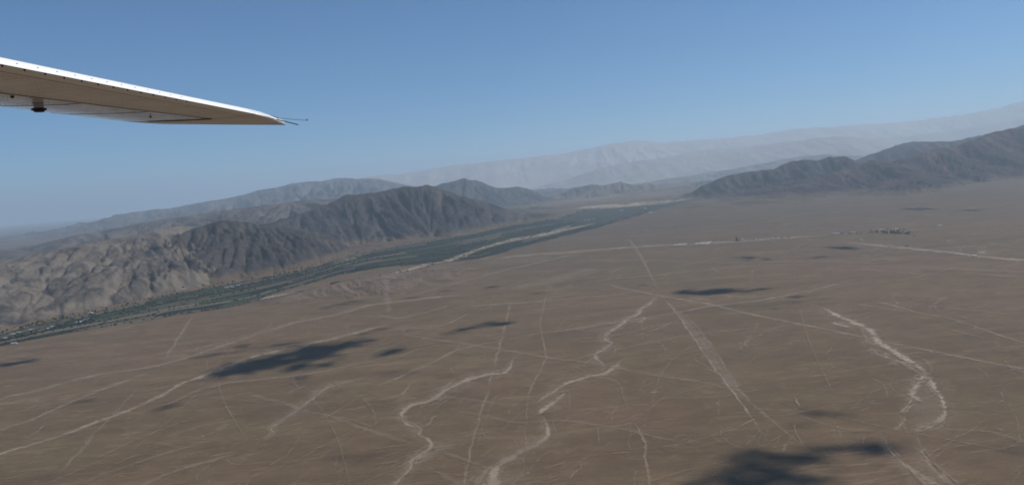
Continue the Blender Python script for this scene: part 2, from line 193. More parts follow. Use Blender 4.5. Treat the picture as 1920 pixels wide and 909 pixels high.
FAINT = [(0.255, [(-1423.9, 3172.4, 31.1), (-1279.6, 3428.7, 33.3), (-1159.3, 3654.4, 37.3), (-1021.8, 3835.1, 45.6), (-883.4, 3926.0, 51.0)]),
 (0.34, [(-353.3, 3850.8, 51.2), (-134.6, 3858.8, 51.2), (-31.6, 3840.6, 50.7), (99.9, 3841.7, 50.6), (325.7, 3864.0, 51.2), (507.2, 3856.6, 50.8), (632.8, 3880.3, 49.4)]),
 (0.297, [(-708.2, 3844.4, 25.7), (-553.1, 3653.7, 43.4), (-441.1, 3781.3, 34.4), (-311.8, 3982.5, 33.8)]),
 (0.357, [(-433.3, 3289.0, 32.9), (-372.4, 3335.9, 29.7), (-301.6, 3432.2, 21.7), (-247.3, 3600.6, 16.7), (-227.2, 3695.3, 14.6)]),
 (0.289,
  [(-558.5, 3340.7, 31.4), (-323.4, 3066.8, 29.8), (-182.0, 2921.9, 29.5), (-74.4, 2806.7, 27.2), (-0.6, 2717.9, 26.3), (81.2, 2630.1, 26.5), (209.3, 2499.6, 24.5), (314.2, 2371.2, 21.8),
   (401.9, 2251.1, 21.7), (496.3, 2160.9, 20.5), (555.4, 2064.3, 18.9), (625.2, 1986.3, 19.2)]),
 (0.17, [(-225.6, 2817.1, 22.5), (-108.3, 2680.6, 21.5)]), (0.221, [(-239.5, 2225.3, 23.4), (-155.5, 2173.6, 20.7), (-77.8, 2093.9, 18.0)]),
 (0.255, [(-207.0, 2079.1, 19.8), (-128.6, 2024.1, 18.2), (-14.1, 1921.5, 19.8), (84.5, 1922.3, 20.3), (218.6, 1816.5, 16.6), (300.2, 1730.8, 15.1), (366.1, 1665.1, 14.7)]),
 (0.255, [(-193.5, 1753.0, 12.6), (-147.9, 1701.1, 11.9), (-97.5, 1637.9, 11.2), (-70.8, 1604.3, 11.0)]),
 (0.204, [(-233.5, 1683.6, 14.7), (-173.2, 1598.9, 13.3), (-145.5, 1547.0, 14.0), (104.7, 1231.5, 11.4)]), (0.34, [(-344.2, 1701.3, 10.5), (-286.2, 1718.5, 10.6)]),
 (0.442, [(107.2, 1621.4, 3.4), (105.7, 1581.5, 3.8), (89.9, 1564.0, 4.6), (74.6, 1521.3, 3.8)]), (0.357, [(8.3, 1535.0, 8.4), (37.2, 1515.1, 8.3)]),
 (0.51, [(334.6, 2091.7, 12.1), (352.5, 2102.6, 14.8), (367.7, 2098.2, 15.6)]), (0.425, [(365.8, 2126.3, 7.5), (378.2, 2145.0, 15.5), (377.9, 2128.2, 5.0)]),
 (0.425, [(130.8, 2243.4, 17.2), (151.9, 2237.0, 17.2)]), (0.425, [(307.7, 2590.1, 5.7), (317.5, 2636.3, 6.0), (328.3, 2675.2, 6.5)]),
 (0.425, [(683.3, 1964.4, 5.2), (674.5, 1918.2, 5.0), (664.9, 1874.4, 4.8)]), (0.383, [(626.3, 1853.5, 10.3), (636.0, 1837.7, 10.2)]),
 (0.306, [(643.0, 1801.7, 10.6), (675.0, 1732.7, 10.7), (699.0, 1696.0, 12.7), (760.2, 1673.2, 12.7)]), (0.289, [(730.2, 1666.0, 3.2), (706.8, 1622.1, 3.1), (687.3, 1586.2, 3.1)]),
 (0.289, [(920.8, 2092.3, 9.4), (936.6, 2025.0, 6.2), (915.2, 1957.2, 3.4), (884.2, 1887.2, 4.3), (840.3, 1871.5, 4.7), (828.5, 1829.4, 3.5)]),
 (0.425, [(984.8, 1624.3, 12.2), (996.6, 1621.4, 11.2), (994.6, 1604.0, 6.5)]), (0.468, [(993.8, 1566.4, 13.9), (1011.6, 1552.1, 13.7)]),
 (0.187, [(888.5, 1648.5, 18.4), (965.6, 1607.7, 17.5), (998.5, 1532.3, 16.2), (1172.6, 1343.0, 14.5)]), (0.357, [(-1375.6, 2127.2, 9.4), (-1381.7, 2184.2, 8.0), (-1405.7, 2268.8, 7.2)]),
 (0.383, [(-1435.3, 2110.4, 9.4), (-1438.3, 2133.3, 9.5)]), (0.357, [(-1893.7, 2822.6, 33.3), (-1857.9, 2849.3, 33.6)]),
 (0.221, [(-997.6, 1740.1, 13.1), (-978.2, 1795.0, 15.2), (-931.2, 1854.8, 16.6), (-888.1, 1916.3, 18.4), (-799.9, 1971.8, 19.5)]),
 (0.357, [(-1039.2, 1462.9, 18.6), (-845.8, 1681.1, 20.8), (-830.7, 1737.3, 19.6), (-792.4, 1785.6, 23.6), (-743.4, 1820.2, 24.7), (-717.5, 1843.4, 23.2), (-693.7, 1879.2, 22.3)]),
 (0.255, [(-766.2, 1847.0, 13.1), (-755.2, 1851.9, 13.1), (-702.2, 1869.7, 13.2)]),
 (0.34,
  [(-1120.8, 2331.9, 18.6), (-1081.8, 2431.1, 17.7), (-1077.0, 2485.4, 17.3), (-1050.0, 2562.2, 23.7), (-993.1, 2620.8, 29.9), (-901.0, 2620.7, 28.5), (-768.2, 2636.8, 29.4),
   (-683.2, 2669.3, 28.7), (-562.7, 2763.9, 30.7), (-436.7, 2787.5, 31.9)]),
 (0.187, [(-1378.5, 2379.2, 21.3), (-1311.6, 2389.3, 20.4), (-1233.7, 2385.2, 19.3)]), (0.357, [(-436.7, 2787.5, 9.6), (-429.8, 2837.2, 15.8), (-372.3, 2935.7, 19.0)]),
 (0.357, [(-722.9, 2382.6, 9.1), (-717.9, 2436.9, 12.5), (-692.1, 2487.5, 15.7)]),
 (0.383, [(-357.9, 2259.4, 7.5), (-357.0, 2299.8, 8.8), (-346.6, 2369.9, 9.0), (-347.2, 2401.9, 13.3), (-329.7, 2422.5, 21.1)]),
 (0.34, [(-259.4, 1949.3, 10.2), (-246.3, 1981.2, 8.2), (-242.3, 2025.9, 9.7), (-226.7, 2040.7, 16.1)]),
 (0.221,
  [(453.7, 5693.7, 73.7), (658.8, 5417.5, 81.8), (916.9, 5251.3, 80.0), (1100.9, 5003.9, 70.6), (1342.8, 4753.6, 76.0), (1675.5, 4591.3, 72.6), (1915.3, 4289.2, 61.2),
   (2055.3, 4102.4, 58.0)]),
 (0.425, [(1163.9, 4615.2, 20.3), (1154.8, 4509.0, 18.5), (1140.2, 4385.6, 17.0)]),
 (0.255, [(382.0, 4454.0, 68.1), (732.0, 4452.8, 66.7), (1061.7, 4519.2, 68.0), (1339.2, 4517.3, 71.2), (1575.5, 4487.3, 71.6)]),
 (0.383, [(574.5, 4715.2, 21.6), (618.7, 4826.4, 24.1), (661.0, 4915.4, 27.2)]), (0.221, [(1321.0, 3241.7, 27.2), (1386.0, 3068.7, 24.9), (1420.2, 2949.2, 22.8), (1451.9, 2838.5, 22.0)]),
 (0.187, [(1529.6, 3077.5, 28.2), (1600.0, 2911.6, 28.2), (1670.1, 2805.3, 26.8), (1717.9, 2671.0, 23.7)]), (0.272, [(1416.1, 2581.5, 15.8), (1426.1, 2485.5, 15.1), (1436.5, 2379.4, 14.5)]),
 (0.255, [(1344.1, 2176.6, 5.5), (1301.8, 2063.5, 6.6), (1298.4, 2005.9, 12.3), (1389.0, 1620.2, 10.3)]),
 (0.34, [(2134.8, 3664.6, 40.0), (2143.6, 3616.3, 50.5), (2244.6, 3449.0, 52.8), (2629.8, 3000.6, 46.5)]), (0.306, [(2039.0, 4428.6, 64.6), (2089.5, 4358.0, 56.0), (2125.8, 4241.5, 48.4)]),
 (0.255, [(1754.3, 4325.7, 60.7), (2007.7, 4008.4, 55.9), (2163.2, 3801.4, 52.5), (2328.1, 3576.4, 50.8), (2748.4, 3134.9, 45.0)]),
 (0.212, [(1765.1, 4080.8, 50.2), (1899.0, 3845.9, 48.0), (1998.7, 3691.3, 47.0)]), (0.255, [(1813.7, 3625.7, 25.2), (2051.3, 3787.4, 26.3), (2221.7, 3903.3, 27.1)]),
 (0.255, [(2542.4, 4564.7, 50.3), (2568.9, 4470.5, 49.3)]), (0.297, [(2781.4, 4453.6, 16.8), (2744.7, 4347.8, 26.3), (2755.5, 4304.6, 47.9)]),
 (0.204, [(147.5, 2863.3, 28.2), (347.2, 2883.6, 26.1), (527.8, 3000.4, 25.0), (688.4, 3069.2, 27.3)]),
 (0.187, [(294.6, 2627.8, 26.1), (477.8, 2735.2, 28.8), (664.7, 2805.4, 33.6), (863.9, 2824.9, 35.7)]), (0.255, [(223.9, 3061.8, 25.1), (299.5, 2986.5, 24.4)]),
 (0.289, [(486.6, 2909.3, 18.3), (540.9, 2961.6, 15.8), (593.8, 3040.3, 13.8)]), (0.238, [(742.9, 2632.3, 5.2), (721.5, 2553.9, 5.1)]),
 (0.255, [(-3.7, 1699.1, 4.7), (-6.0, 1752.5, 4.9), (-4.2, 1889.0, 5.2)]), (0.204, [(1191.8, 5403.8, 29.2), (1251.0, 5515.3, 29.8)]),
 (0.204, [(1275.6, 5181.2, 19.8), (1403.4, 5465.2, 22.8), (1496.2, 5642.3, 27.1)]), (0.34, [(1338.8, 4406.8, 8.7), (1240.1, 4099.0, 8.1), (1152.1, 3832.3, 7.6)]),
 (0.212, [(-498.7, 2098.1, 11.6), (-392.8, 1987.4, 11.0)]), (0.212, [(-489.5, 2320.8, 7.3), (-418.1, 2136.2, 6.0), (-380.4, 1962.4, 5.3)]),
 (0.17, [(34.2, 2414.7, 38.4), (136.8, 2450.9, 40.9), (255.5, 2454.3, 41.9)]), (0.212, [(170.2, 2370.7, 18.7), (276.1, 2241.1, 12.4), (268.9, 2127.3, 6.0), (258.3, 1943.8, 5.5)]),
 (0.34, [(-176.1, 1183.5, 8.2), (-37.9, 1511.3, 10.2), (-24.4, 1567.6, 9.6), (-9.4, 1603.3, 11.1)]), (0.34, [(147.3, 1884.3, 8.3), (159.1, 1872.8, 8.3)])]
CLOUDS = [('largest ragged cloud over the left plain',
  [(-1114, 2762, 60, 75), (-1067, 2819, 74, 123), (-1004, 2864, 83, 150), (-934, 2926, 84, 181), (-867, 2975, 85, 200), (-788, 2984, 85, 150), (-739, 3043, 81, 130), (-686, 3144, 79, 97),
   (-784, 2773, 66, 87), (-709, 2781, 50, 65), (-746, 2579, 46, 56), (-618, 3182, 42, 57), (-660, 2866, 34, 46), (-931, 2727, 29, 42), (-1043, 2672, 21, 30)]),
 ('thin streaky cloud behind the largest one',
  [(-1161, 3240, 35, 85), (-1114, 3264, 41, 49), (-1031, 3212, 59, 47), (-1093, 3379, 47, 39), (-961, 3239, 64, 42), (-1258, 3113, 88, 33), (-1196, 3150, 64, 29)]),
 ('small dark cloud right of the largest one', [(-516, 2886, 31, 70), (-484, 2902, 38, 83), (-450, 2946, 30, 61)]),
 ('wispy cloud above the small dark one', [(-606, 3410, 65, 40), (-648, 3353, 39, 32)]),
 ('two lobed cloud over the middle plain', [(-280, 3191, 36, 36), (-224, 3249, 41, 67), (-174, 3301, 37, 61), (-107, 3334, 50, 94), (-54, 3324, 41, 85)]),
 ('faint thin cloud over the middle plain', [(-419, 2583, 30, 31), (-374, 2547, 22, 23)]), ('small faint cloud right of the thin one', [(-233, 2473, 24, 28)]),
 ('short cloud over the brightest track', [(-1085, 2339, 29, 47), (-1071, 2369, 26, 32)]), ('faint long cloud near the valley edge', [(-1481, 2794, 41, 32), (-1488, 2751, 27, 22)]),
 ('faint streak cloud at the far left', [(-2142, 3314, 86, 88), (-2086, 3335, 58, 67)]),
 ('large ragged cloud over the lower right plain',
  [(422, 1552, 34, 56), (454, 1569, 31, 64), (487, 1568, 40, 64), (531, 1540, 36, 58), (437, 1465, 57, 81), (387, 1449, 47, 67), (492, 1462, 42, 75), (509, 1424, 37, 59),
   (575, 1542, 39, 48), (381, 1482, 35, 57), (603, 1586, 46, 40), (659, 1586, 36, 36), (694, 1578, 26, 50), (721, 1578, 26, 65), (692, 1540, 23, 34), (774, 1586, 18, 22),
   (757, 1541, 14, 14), (333, 1479, 27, 32), (305, 1447, 29, 24), (592, 1479, 14, 16), (546, 1442, 15, 24), (553, 1414, 14, 23)]),
 ('low cloud below the sandy wash', [(744, 1348, 42, 24), (957, 1501, 14, 29)]),
 ('small ragged cloud above the large one', [(676, 1831, 23, 34), (701, 1807, 23, 23), (737, 1790, 29, 23), (622, 1750, 24, 18)]),
 ('long flat cloud over the middle right plain', [(817, 3777, 59, 100), (896, 3733, 75, 127), (993, 3715, 74, 116), (1070, 3672, 43, 75), (1159, 3675, 46, 57), (1236, 3409, 62, 33)]),
 ('thin cloud left of the long flat one', [(656, 4129, 56, 49)]), ('thin distant cloud behind the long flat one', [(1433, 5052, 44, 76), (1493, 4968, 59, 108), (1560, 4811, 52, 92)]),
 ('distant flat cloud over the far plain', [(2101, 5166, 50, 96), (2163, 5066, 63, 133), (1849, 4711, 62, 53)]),
 ('far cloud in front of the right mountain', [(4042, 7894, 51, 259), (4139, 7845, 44, 214)]), ('farthest small cloud in front of the right mountain', [(4257, 7273, 41, 200)]),
 ('tiny streak cloud beyond the dust plume', [(-568, 4321, 56, 38)]), ('tiny cloud between the tracks', [(-400, 4525, 39, 37)]),
 ('tiny far streak cloud over the tracks', [(-131, 4528, 44, 57)]), ('faint ragged cloud near the gullied bluff', [(-960, 4292, 85, 63), (-890, 4352, 66, 65), (-1031, 4217, 45, 41)]),
 ('faint thin cloud beyond the trapezoid', [(1051, 3207, 56, 35), (1189, 3281, 49, 37), (1302, 3311, 41, 32)]),
 ('faint small cloud beside the braided gully', [(-124, 2425, 24, 20), (121, 4167, 44, 40)]), ('faint cloud by the lower right wash', [(862, 1449, 18, 15), (918, 1489, 16, 14)]),
 ('faint cloud over the lower left plain', [(-1467, 2479, 48, 29), (-1418, 2514, 37, 22), (-1496, 2439, 28, 21)]),
 ('faint broad cloud at the lower edge', [(-431, 1775, 26, 22), (-385, 1744, 23, 25), (-356, 1772, 15, 18)])]
PLACES = {'dust': (-636.3, 3873.7),
 'tower': (1741.1, 6100.2),
 'grove': [(2759.4, 5829.0), (2858.4, 5710.0)],
 'yards': [[(1244.9, 6094.5), (1354.5, 6065.0), (1375.0, 6228.5), (1286.1, 6209.8)], [(1404.7, 6067.4), (1495.9, 6003.4), (1581.4, 6238.3), (1453.9, 6203.4)]],
 'houses_yard': [(1288.4, 6181.2), (1314.0, 6182.4), (1347.9, 6201.9), (1375.0, 6228.5), (1458.5, 6118.4), (1518.7, 6192.1), (1562.3, 6230.1)],
 'houses_road': [(1766.4, 6101.4), (1794.8, 6127.1), (1848.6, 6098.3), (1872.6, 6095.2), (1889.5, 6082.9), (2014.7, 6072.8), (2040.1, 6062.3), (2066.8, 6056.1), (2090.6, 6041.5),
                 (2123.1, 6040.3)],
 'houses_village': [(2489.6, 6089.9), (2503.1, 6042.7), (2542.6, 6058.1), (2552.8, 6014.7), (2607.6, 6074.7), (2611.1, 6007.3), (2631.4, 5951.8), (2687.7, 5977.4), (2719.0, 5939.4),
                    (2861.6, 6086.4), (2955.6, 6033.0), (2962.9, 5989.9), (2982.7, 5964.3), (2899.0, 5720.8), (2431.9, 5480.0), (2403.1, 5004.4), (2476.6, 4933.6), (3280.3, 6017.5),
                    (2484.2, 4219.6)],
 'houses_foot': [(-2190.7, 5740.8), (-2181.1, 5778.8), (-2149.5, 5745.7), (-2151.3, 5805.4), (-2115.4, 5749.1), (-2121.2, 5832.3), (-2076.5, 5761.5), (-2079.2, 5837.4), (-2067.1, 5860.5),
                 (-2208.3, 5693.8), (-2069.7, 5939.1)],
 'houses_left': [(-2738.0, 4287.3), (-2739.0, 4242.2), (-2701.4, 4110.5), (-2529.5, 4507.6), (-2523.7, 4531.1), (-2528.4, 4586.2), (-2535.2, 4634.3), (-2623.2, 4413.6), (-2625.5, 4365.9),
                 (-2610.4, 4800.6), (-2706.9, 4352.3)],
 'houses_up': [(1000.9, 10564.9), (1042.9, 10484.7), (1120.8, 10608.5), (1346.9, 9810.8), (1868.4, 10510.9), (1884.9, 10407.0), (1701.0, 12018.2), (2049.8, 11909.1)],
 'house_lone': (-2462.2, 3811.6),
 'river': [(-1249.8, 5321.9, 61.1), (-1122.9, 5415.3, 100.0), (-979.9, 5443.9, 132.9), (-860.5, 5648.3, 102.2), (-710.3, 6038.1, 114.9), (-569.9, 6335.4, 118.4), (-445.0, 6785.9, 99.6),
           (-347.8, 7232.2, 77.1), (-158.9, 7797.0, 104.9), (59.9, 8297.9, 203.1), (294.6, 8520.5, 226.4), (559.0, 9003.6, 168.7), (842.7, 9412.6, 126.0), (1172.9, 10021.1, 80.9)],
 'river2': [(-1662.9, 4625.8, 64.6), (-1575.2, 4747.3, 88.4), (-1482.7, 4875.2, 143.1), (-1377.7, 4981.7, 76.6)]}


# ------------------------------------------------------------------ helpers
def tag(o, label=None, cat=None, group=None, kind=None):
    if label: o['label'] = label
    if cat: o['category'] = cat
    if group: o['group'] = group
    if kind: o['kind'] = kind
    return o

def link(name, mesh, parent=None, loc=None):
    o = bpy.data.objects.new(name, mesh); COL.objects.link(o)
    if parent: o.parent = parent
    if loc: o.location = loc
    return o

def np_mesh(name, V, Fq, mat=None, smooth=False, attrs=None):
    me = bpy.data.meshes.new(name)
    V = np.asarray(V, np.float32); Fq = np.asarray(Fq, np.int32)
    n = Fq.shape[1]
    me.vertices.add(len(V)); me.vertices.foreach_set('co', V.ravel())
    me.loops.add(Fq.size); me.loops.foreach_set('vertex_index', Fq.ravel())
    me.polygons.add(len(Fq))
    me.polygons.foreach_set('loop_start', np.arange(0, Fq.size, n, dtype=np.int32))
    me.polygons.foreach_set('loop_total', np.full(len(Fq), n, np.int32))
    me.polygons.foreach_set('use_smooth', np.full(len(Fq), smooth, bool))
    me.update(calc_edges=True)
    for k, a in (attrs or {}).items():
        at = me.attributes.new(k, 'FLOAT', 'POINT'); at.data.foreach_set('value', np.asarray(a, np.float32))
    if mat: me.materials.append(mat)
    return me

class NT:
    """small node helper"""
    def __init__(s, name):
        s.m = bpy.data.materials.new(name); s.m.use_nodes = True
        s.n = s.m.node_tree.nodes; s.l = s.m.node_tree.links
        s.b = s.n['Principled BSDF']; s.out = s.n['Material Output']
        s.b.inputs['Roughness'].default_value = 0.9
        s.b.inputs['Specular IOR Level'].default_value = 0.15
    def add(s, t, **kw):
        n = s.n.new(t)
        for k, v in kw.items(): setattr(n, k, v)
        return n
    def pos(s, scale=(1, 1, 1), rot=(0, 0, 0)):
        g = s.add('ShaderNodeNewGeometry'); mp = s.add('ShaderNodeMapping')
        mp.inputs['Scale'].default_value = scale; mp.inputs['Rotation'].default_value = rot
        s.l.new(g.outputs['Position'], mp.inputs['Vector']); return mp.outputs[0]
    def noise(s, vec, scale, detail=4, rough=.55, dist=0.0):
        n = s.add('ShaderNodeTexNoise'); n.inputs['Scale'].default_value = scale
        n.inputs['Detail'].default_value = detail; n.inputs['Roughness'].default_value = rough
        n.inputs['Distortion'].default_value = dist
        s.l.new(vec, n.inputs['Vector']); return n.outputs['Fac']
    def attr(s, name):
        a = s.add('ShaderNodeAttribute'); a.attribute_name = name; return a.outputs['Fac']
    def ramp(s, fac, stops):
        r = s.add('ShaderNodeValToRGB'); el = r.color_ramp.elements
        while len(el) < len(stops): el.new(0.5)
        for e, (p, c) in zip(el, stops):
            e.position = p; e.color = c if len(c) == 4 else (*c, 1)
        s.l.new(fac, r.inputs[0]); return r.outputs[0]
    def val(s, fac, a, b, lo=0.0, hi=1.0, smooth=False):
        r = s.add('ShaderNodeMapRange'); r.interpolation_type = 'SMOOTHSTEP' if smooth else 'LINEAR'
        for i, v in zip(('From Min', 'From Max', 'To Min', 'To Max'), (a, b, lo, hi)): r.inputs[i].default_value = v
        s.l.new(fac, r.inputs['Value']); return r.outputs[0]
    def mix(s, fac, a, b, mode='MIX'):
        r = s.add('ShaderNodeMix', data_type='RGBA', blend_type=mode)
        for sock, v in ((r.inputs[0], fac), (r.inputs[6], a), (r.inputs[7], b)):
            if isinstance(v, (int, float)): sock.default_value = v
            elif isinstance(v, tuple): sock.default_value = v if len(v) == 4 else (*v, 1)
            else: s.l.new(v, sock)
        return r.outputs[2]
    def math(s, op, a, b=None):
        r = s.add('ShaderNodeMath', operation=op)
        for i, v in enumerate((a, b)):
            if v is None: continue
            if isinstance(v, (int, float)): r.inputs[i].default_value = v
            else: s.l.new(v, r.inputs[i])
        return r.outputs[0]
    def color(s, c):
        if isinstance(c, tuple): s.b.inputs['Base Color'].default_value = (*c, 1)
        else: s.l.new(c, s.b.inputs['Base Color'])
        return s
    def bump(s, h, dist, strength=1.0):
        b = s.add('ShaderNodeBump'); b.inputs['Distance'].default_value = dist; b.inputs['Strength'].default_value = strength
        s.l.new(h, b.inputs['Height']); s.l.new(b.outputs[0], s.b.inputs['Normal'])

def plain_mat(name, c, rough=.8, metal=0.0, spec=.3, var=.12, scale=.3):
    t = NT(name)
    n = t.noise(t.pos(), scale, 3)
    t.color(t.mix(n, tuple(max(0, x * (1 - var)) for x in c), tuple(min(1, x * (1 + var)) for x in c)))
    t.b.inputs['Roughness'].default_value = rough; t.b.inputs['Metallic'].default_value = metal
    t.b.inputs['Specular IOR Level'].default_value = spec
    return t.m

# ------------------------------------------------------------------ numpy noise
def hsh(ix, iy, seed):
    h = (ix.astype(np.int64) * 374761393 + iy.astype(np.int64) * 668265263 + seed * 1442695041) & 0xFFFFFFFF
    h = ((h ^ (h >> 13)) * 1274126177) & 0xFFFFFFFF
    return ((h ^ (h >> 16)) & 0xFFFFFF).astype(np.float32) / np.float32(0xFFFFFF)

def vnoise(x, y, seed=0):
    ix = np.floor(x); iy = np.floor(y); fx = (x - ix).astype(np.float32); fy = (y - iy).astype(np.float32)
    def gr(ox, oy):
        a = hsh(ix + ox, iy + oy, seed) * np.float32(6.2831853)
        return np.cos(a) * (fx - ox) + np.sin(a) * (fy - oy)
    u = fx * fx * fx * (fx * (fx * 6 - 15) + 10); v = fy * fy * fy * (fy * (fy * 6 - 15) + 10)
    a = gr(0, 0); b = gr(1, 0); c = gr(0, 1); d = gr(1, 1)
    return (a + (b - a) * u + (c - a) * v + (a - b - c + d) * u * v) * 1.4

def fbm(x, y, lam, octs=4, seed=0, gain=.5):
    s = 0; a = 1; t = 0
    for k in range(octs):
        s = s + a * vnoise(x / lam + 17.3 * k, y / lam - 9.1 * k, seed + k); t += a; a *= gain; lam *= .5
    return s / t

def ridged(x, y, lam, octs=4, seed=0, gain=.5):
    s = 0; a = 1; t = 0
    for k in range(octs):
        n = 1 - np.abs(vnoise(x / lam + 7.7 * k, y / lam + 3.3 * k, seed + k)) * 1.6
        s = s + a * n; t += a; a *= gain; lam *= .5
    return s / t

def sms(a, b, x):
    t = np.clip((x - a) / (b - a), 0, 1); return t * t * (3 - 2 * t)

def gullies(x, y, gx, gy, lam, octs, seed):
    """erosion pattern: stripes that run down the slope (gx, gy), branching with each octave; about -1..1"""
    H = np.zeros_like(x); amp = 1.0; tot = 0; f = 1.0 / lam
    for k in range(octs):
        px, py = x * f + 31.7 * k, y * f - 11.3 * k
        l = np.sqrt(gx * gx + gy * gy) + 1e-5
        dx, dy = -gy / l, gx / l                       # across the slope
        ix, iy = np.floor(px), np.floor(py); fx, fy = px - ix, py - iy
        c = np.zeros_like(x); sx = np.zeros_like(x); w_ = np.full_like(x, 1e-6)
        for i in (-2, -1, 0, 1, 2):
            for j in (-2, -1, 0, 1, 2):
                hx = hsh(ix + i, iy + j, seed + k) - .5; hy = hsh(ix + i, iy + j, seed + 50 + k) - .5
                qx = fx - i - .5 - hx * .9; qy = fy - j - .5 - hy * .9
                al = qx * dx + qy * dy
                w = np.exp(-al * al * 3.4 - np.maximum(qx * qx + qy * qy - al * al, 0) * .75)
                ph = al * 6.2831853
                c += (1 - 2 * np.abs(np.sin(ph * .5))) * w; sx -= np.sin(ph) * w; w_ += w
        c /= w_; sx /= w_
        H += amp * c; tot += amp
        gx = gx + dx * sx * amp * .9 * l; gy = gy + dy * sx * amp * .9 * l
        amp *= .55; f *= 2.0
    return H / tot

def polydist(x, y, poly):
    """distance to a polyline, signed + on its left, with the index position along it"""
    best = np.full(x.shape, 1e12, np.float32); sg = np.ones_like(best); ip = np.zeros_like(best)
    for k in range(len(poly) - 1):
        ax, ay = poly[k][:2]; bx, by = poly[k + 1][:2]
        ex, ey = bx - ax, by - ay; L2 = ex * ex + ey * ey
        t = np.clip(((x - ax) * ex + (y - ay) * ey) / L2, 0, 1)
        qx, qy = x - ax - t * ex, y - ay - t * ey
        d2 = qx * qx + qy * qy
        m = d2 < best
        best = np.where(m, d2, best); ip = np.where(m, k + t, ip)
        sg = np.where(m, np.sign(ex * (y - ay) - ey * (x - ax)), sg)
    return np.sqrt(best), sg, ip

# ------------------------------------------------------------------ the land: one adaptive grid of heights, split into its landforms
th_in = np.radians(np.linspace(-36.5, 36.5, 880))
th_out = np.radians(np.concatenate([np.arange(38, 180, 3.0), np.arange(180, 323, 3.0)]))
TH = np.concatenate([th_in, th_out])
rr = [2.0, 150., 350., 550., 750., 900., 1000., 1080.]
r = 1150.
while r < 118000:
    rr.append(r)
    r *= 1.004 if r < 6500 else (1.0042 if r < 16000 else (1.0065 if r < 27000 else (1.009 if r < 82000 else 1.03)))
RR = np.array(rr)
NT_, NR = len(TH), len(RR)
GX = (RR[:, None] * np.sin(TH)[None, :]).astype(np.float32)
GY = (RR[:, None] * np.cos(TH)[None, :]).astype(np.float32)
X, Y = GX.ravel(), GY.ravel()

Z = (55 * sms(7000, 11500, Y) * sms(0, 3000, X)).astype(np.float32)
near = (np.hypot(X, Y) < 16000)
Z += np.where(near, 2.2 * fbm(X, Y, 420., 3, 3) + .8 * fbm(X * .5 + Y, Y * .4 - X * .4, 60., 2, 9), 0)

dN, sN, iN = polydist(X, Y, VALLEY_NEAR)
dF, sF, iF = polydist(X, Y, VALLEY_FAR)
wob = 55 * fbm(X, Y, 300., 3, 21)
DN = dN * sN + wob                  # >0 beyond the near edge
DF = -dF * sF + .6 * wob            # >0 on the viewer's side of the far edge
inV = np.minimum(sms(0, 90, DN), sms(-20, 60, DF))
upst = sms(3300, 2900, X)
inV = inV * upst
Z -= 14 * inV
BEYOND = sms(0, 200, -DF)

CLS = np.zeros(X.shape, np.int8)
ROCK = np.zeros(X.shape, np.float32)
REL = np.zeros(X.shape, np.float32)
HT = np.zeros(X.shape, np.float32)
SEC = np.zeros(X.shape, np.float32)
# name, ridge, front width, back width, exponent, gully wavelength, gully depth share, own hill noise, behind valley only
RANGES = [
    ('badland', 3300, 2600, 1.1, 480, .18, 14, True),
    ('darkhill', 1750, 1500, 1.15, 400, .14, 26, True),
    ('leftridge', 9000, 7500, 1.1, 1400, .20, 110, True),
    ('middark', 1900, 2200, 1.2, 520, .14, 30, True),
    ('nexthill', 2600, 2600, 1.2, 800, .13, 16, False),
    ('far', 13000, 10000, 1.15, 3800, .035, 30, False),
    ('haze', 8000, 8000, 1.2, 2600, .04, 25, False),
    ('lowhill', 1700, 2600, 1.15, 620, .16, 14, False),
    ('rightA', 1900, 2500, 1.15, 600, .15, 26, False),
    ('rightC', 2600, 3500, 1.1, 760, .15, 14, False),
    ('rightB', 1800, 3000, 1.15, 560, .17, 32, False),
    ('rightS', 560, 560, 1.1, 240, .14, 4, False),
    ('bluff', 460, 300, .95, 210, .22, 2, False),
    ('midhaze', 4200, 4500, 1.15, 1500, .14, 40, False),
    ('leftmid', 3600, 3600, 1.1, 800, .14, 36, True),
    ('haze2', 8000, 8000, 1.2, 3000, .04, 25, False),
]
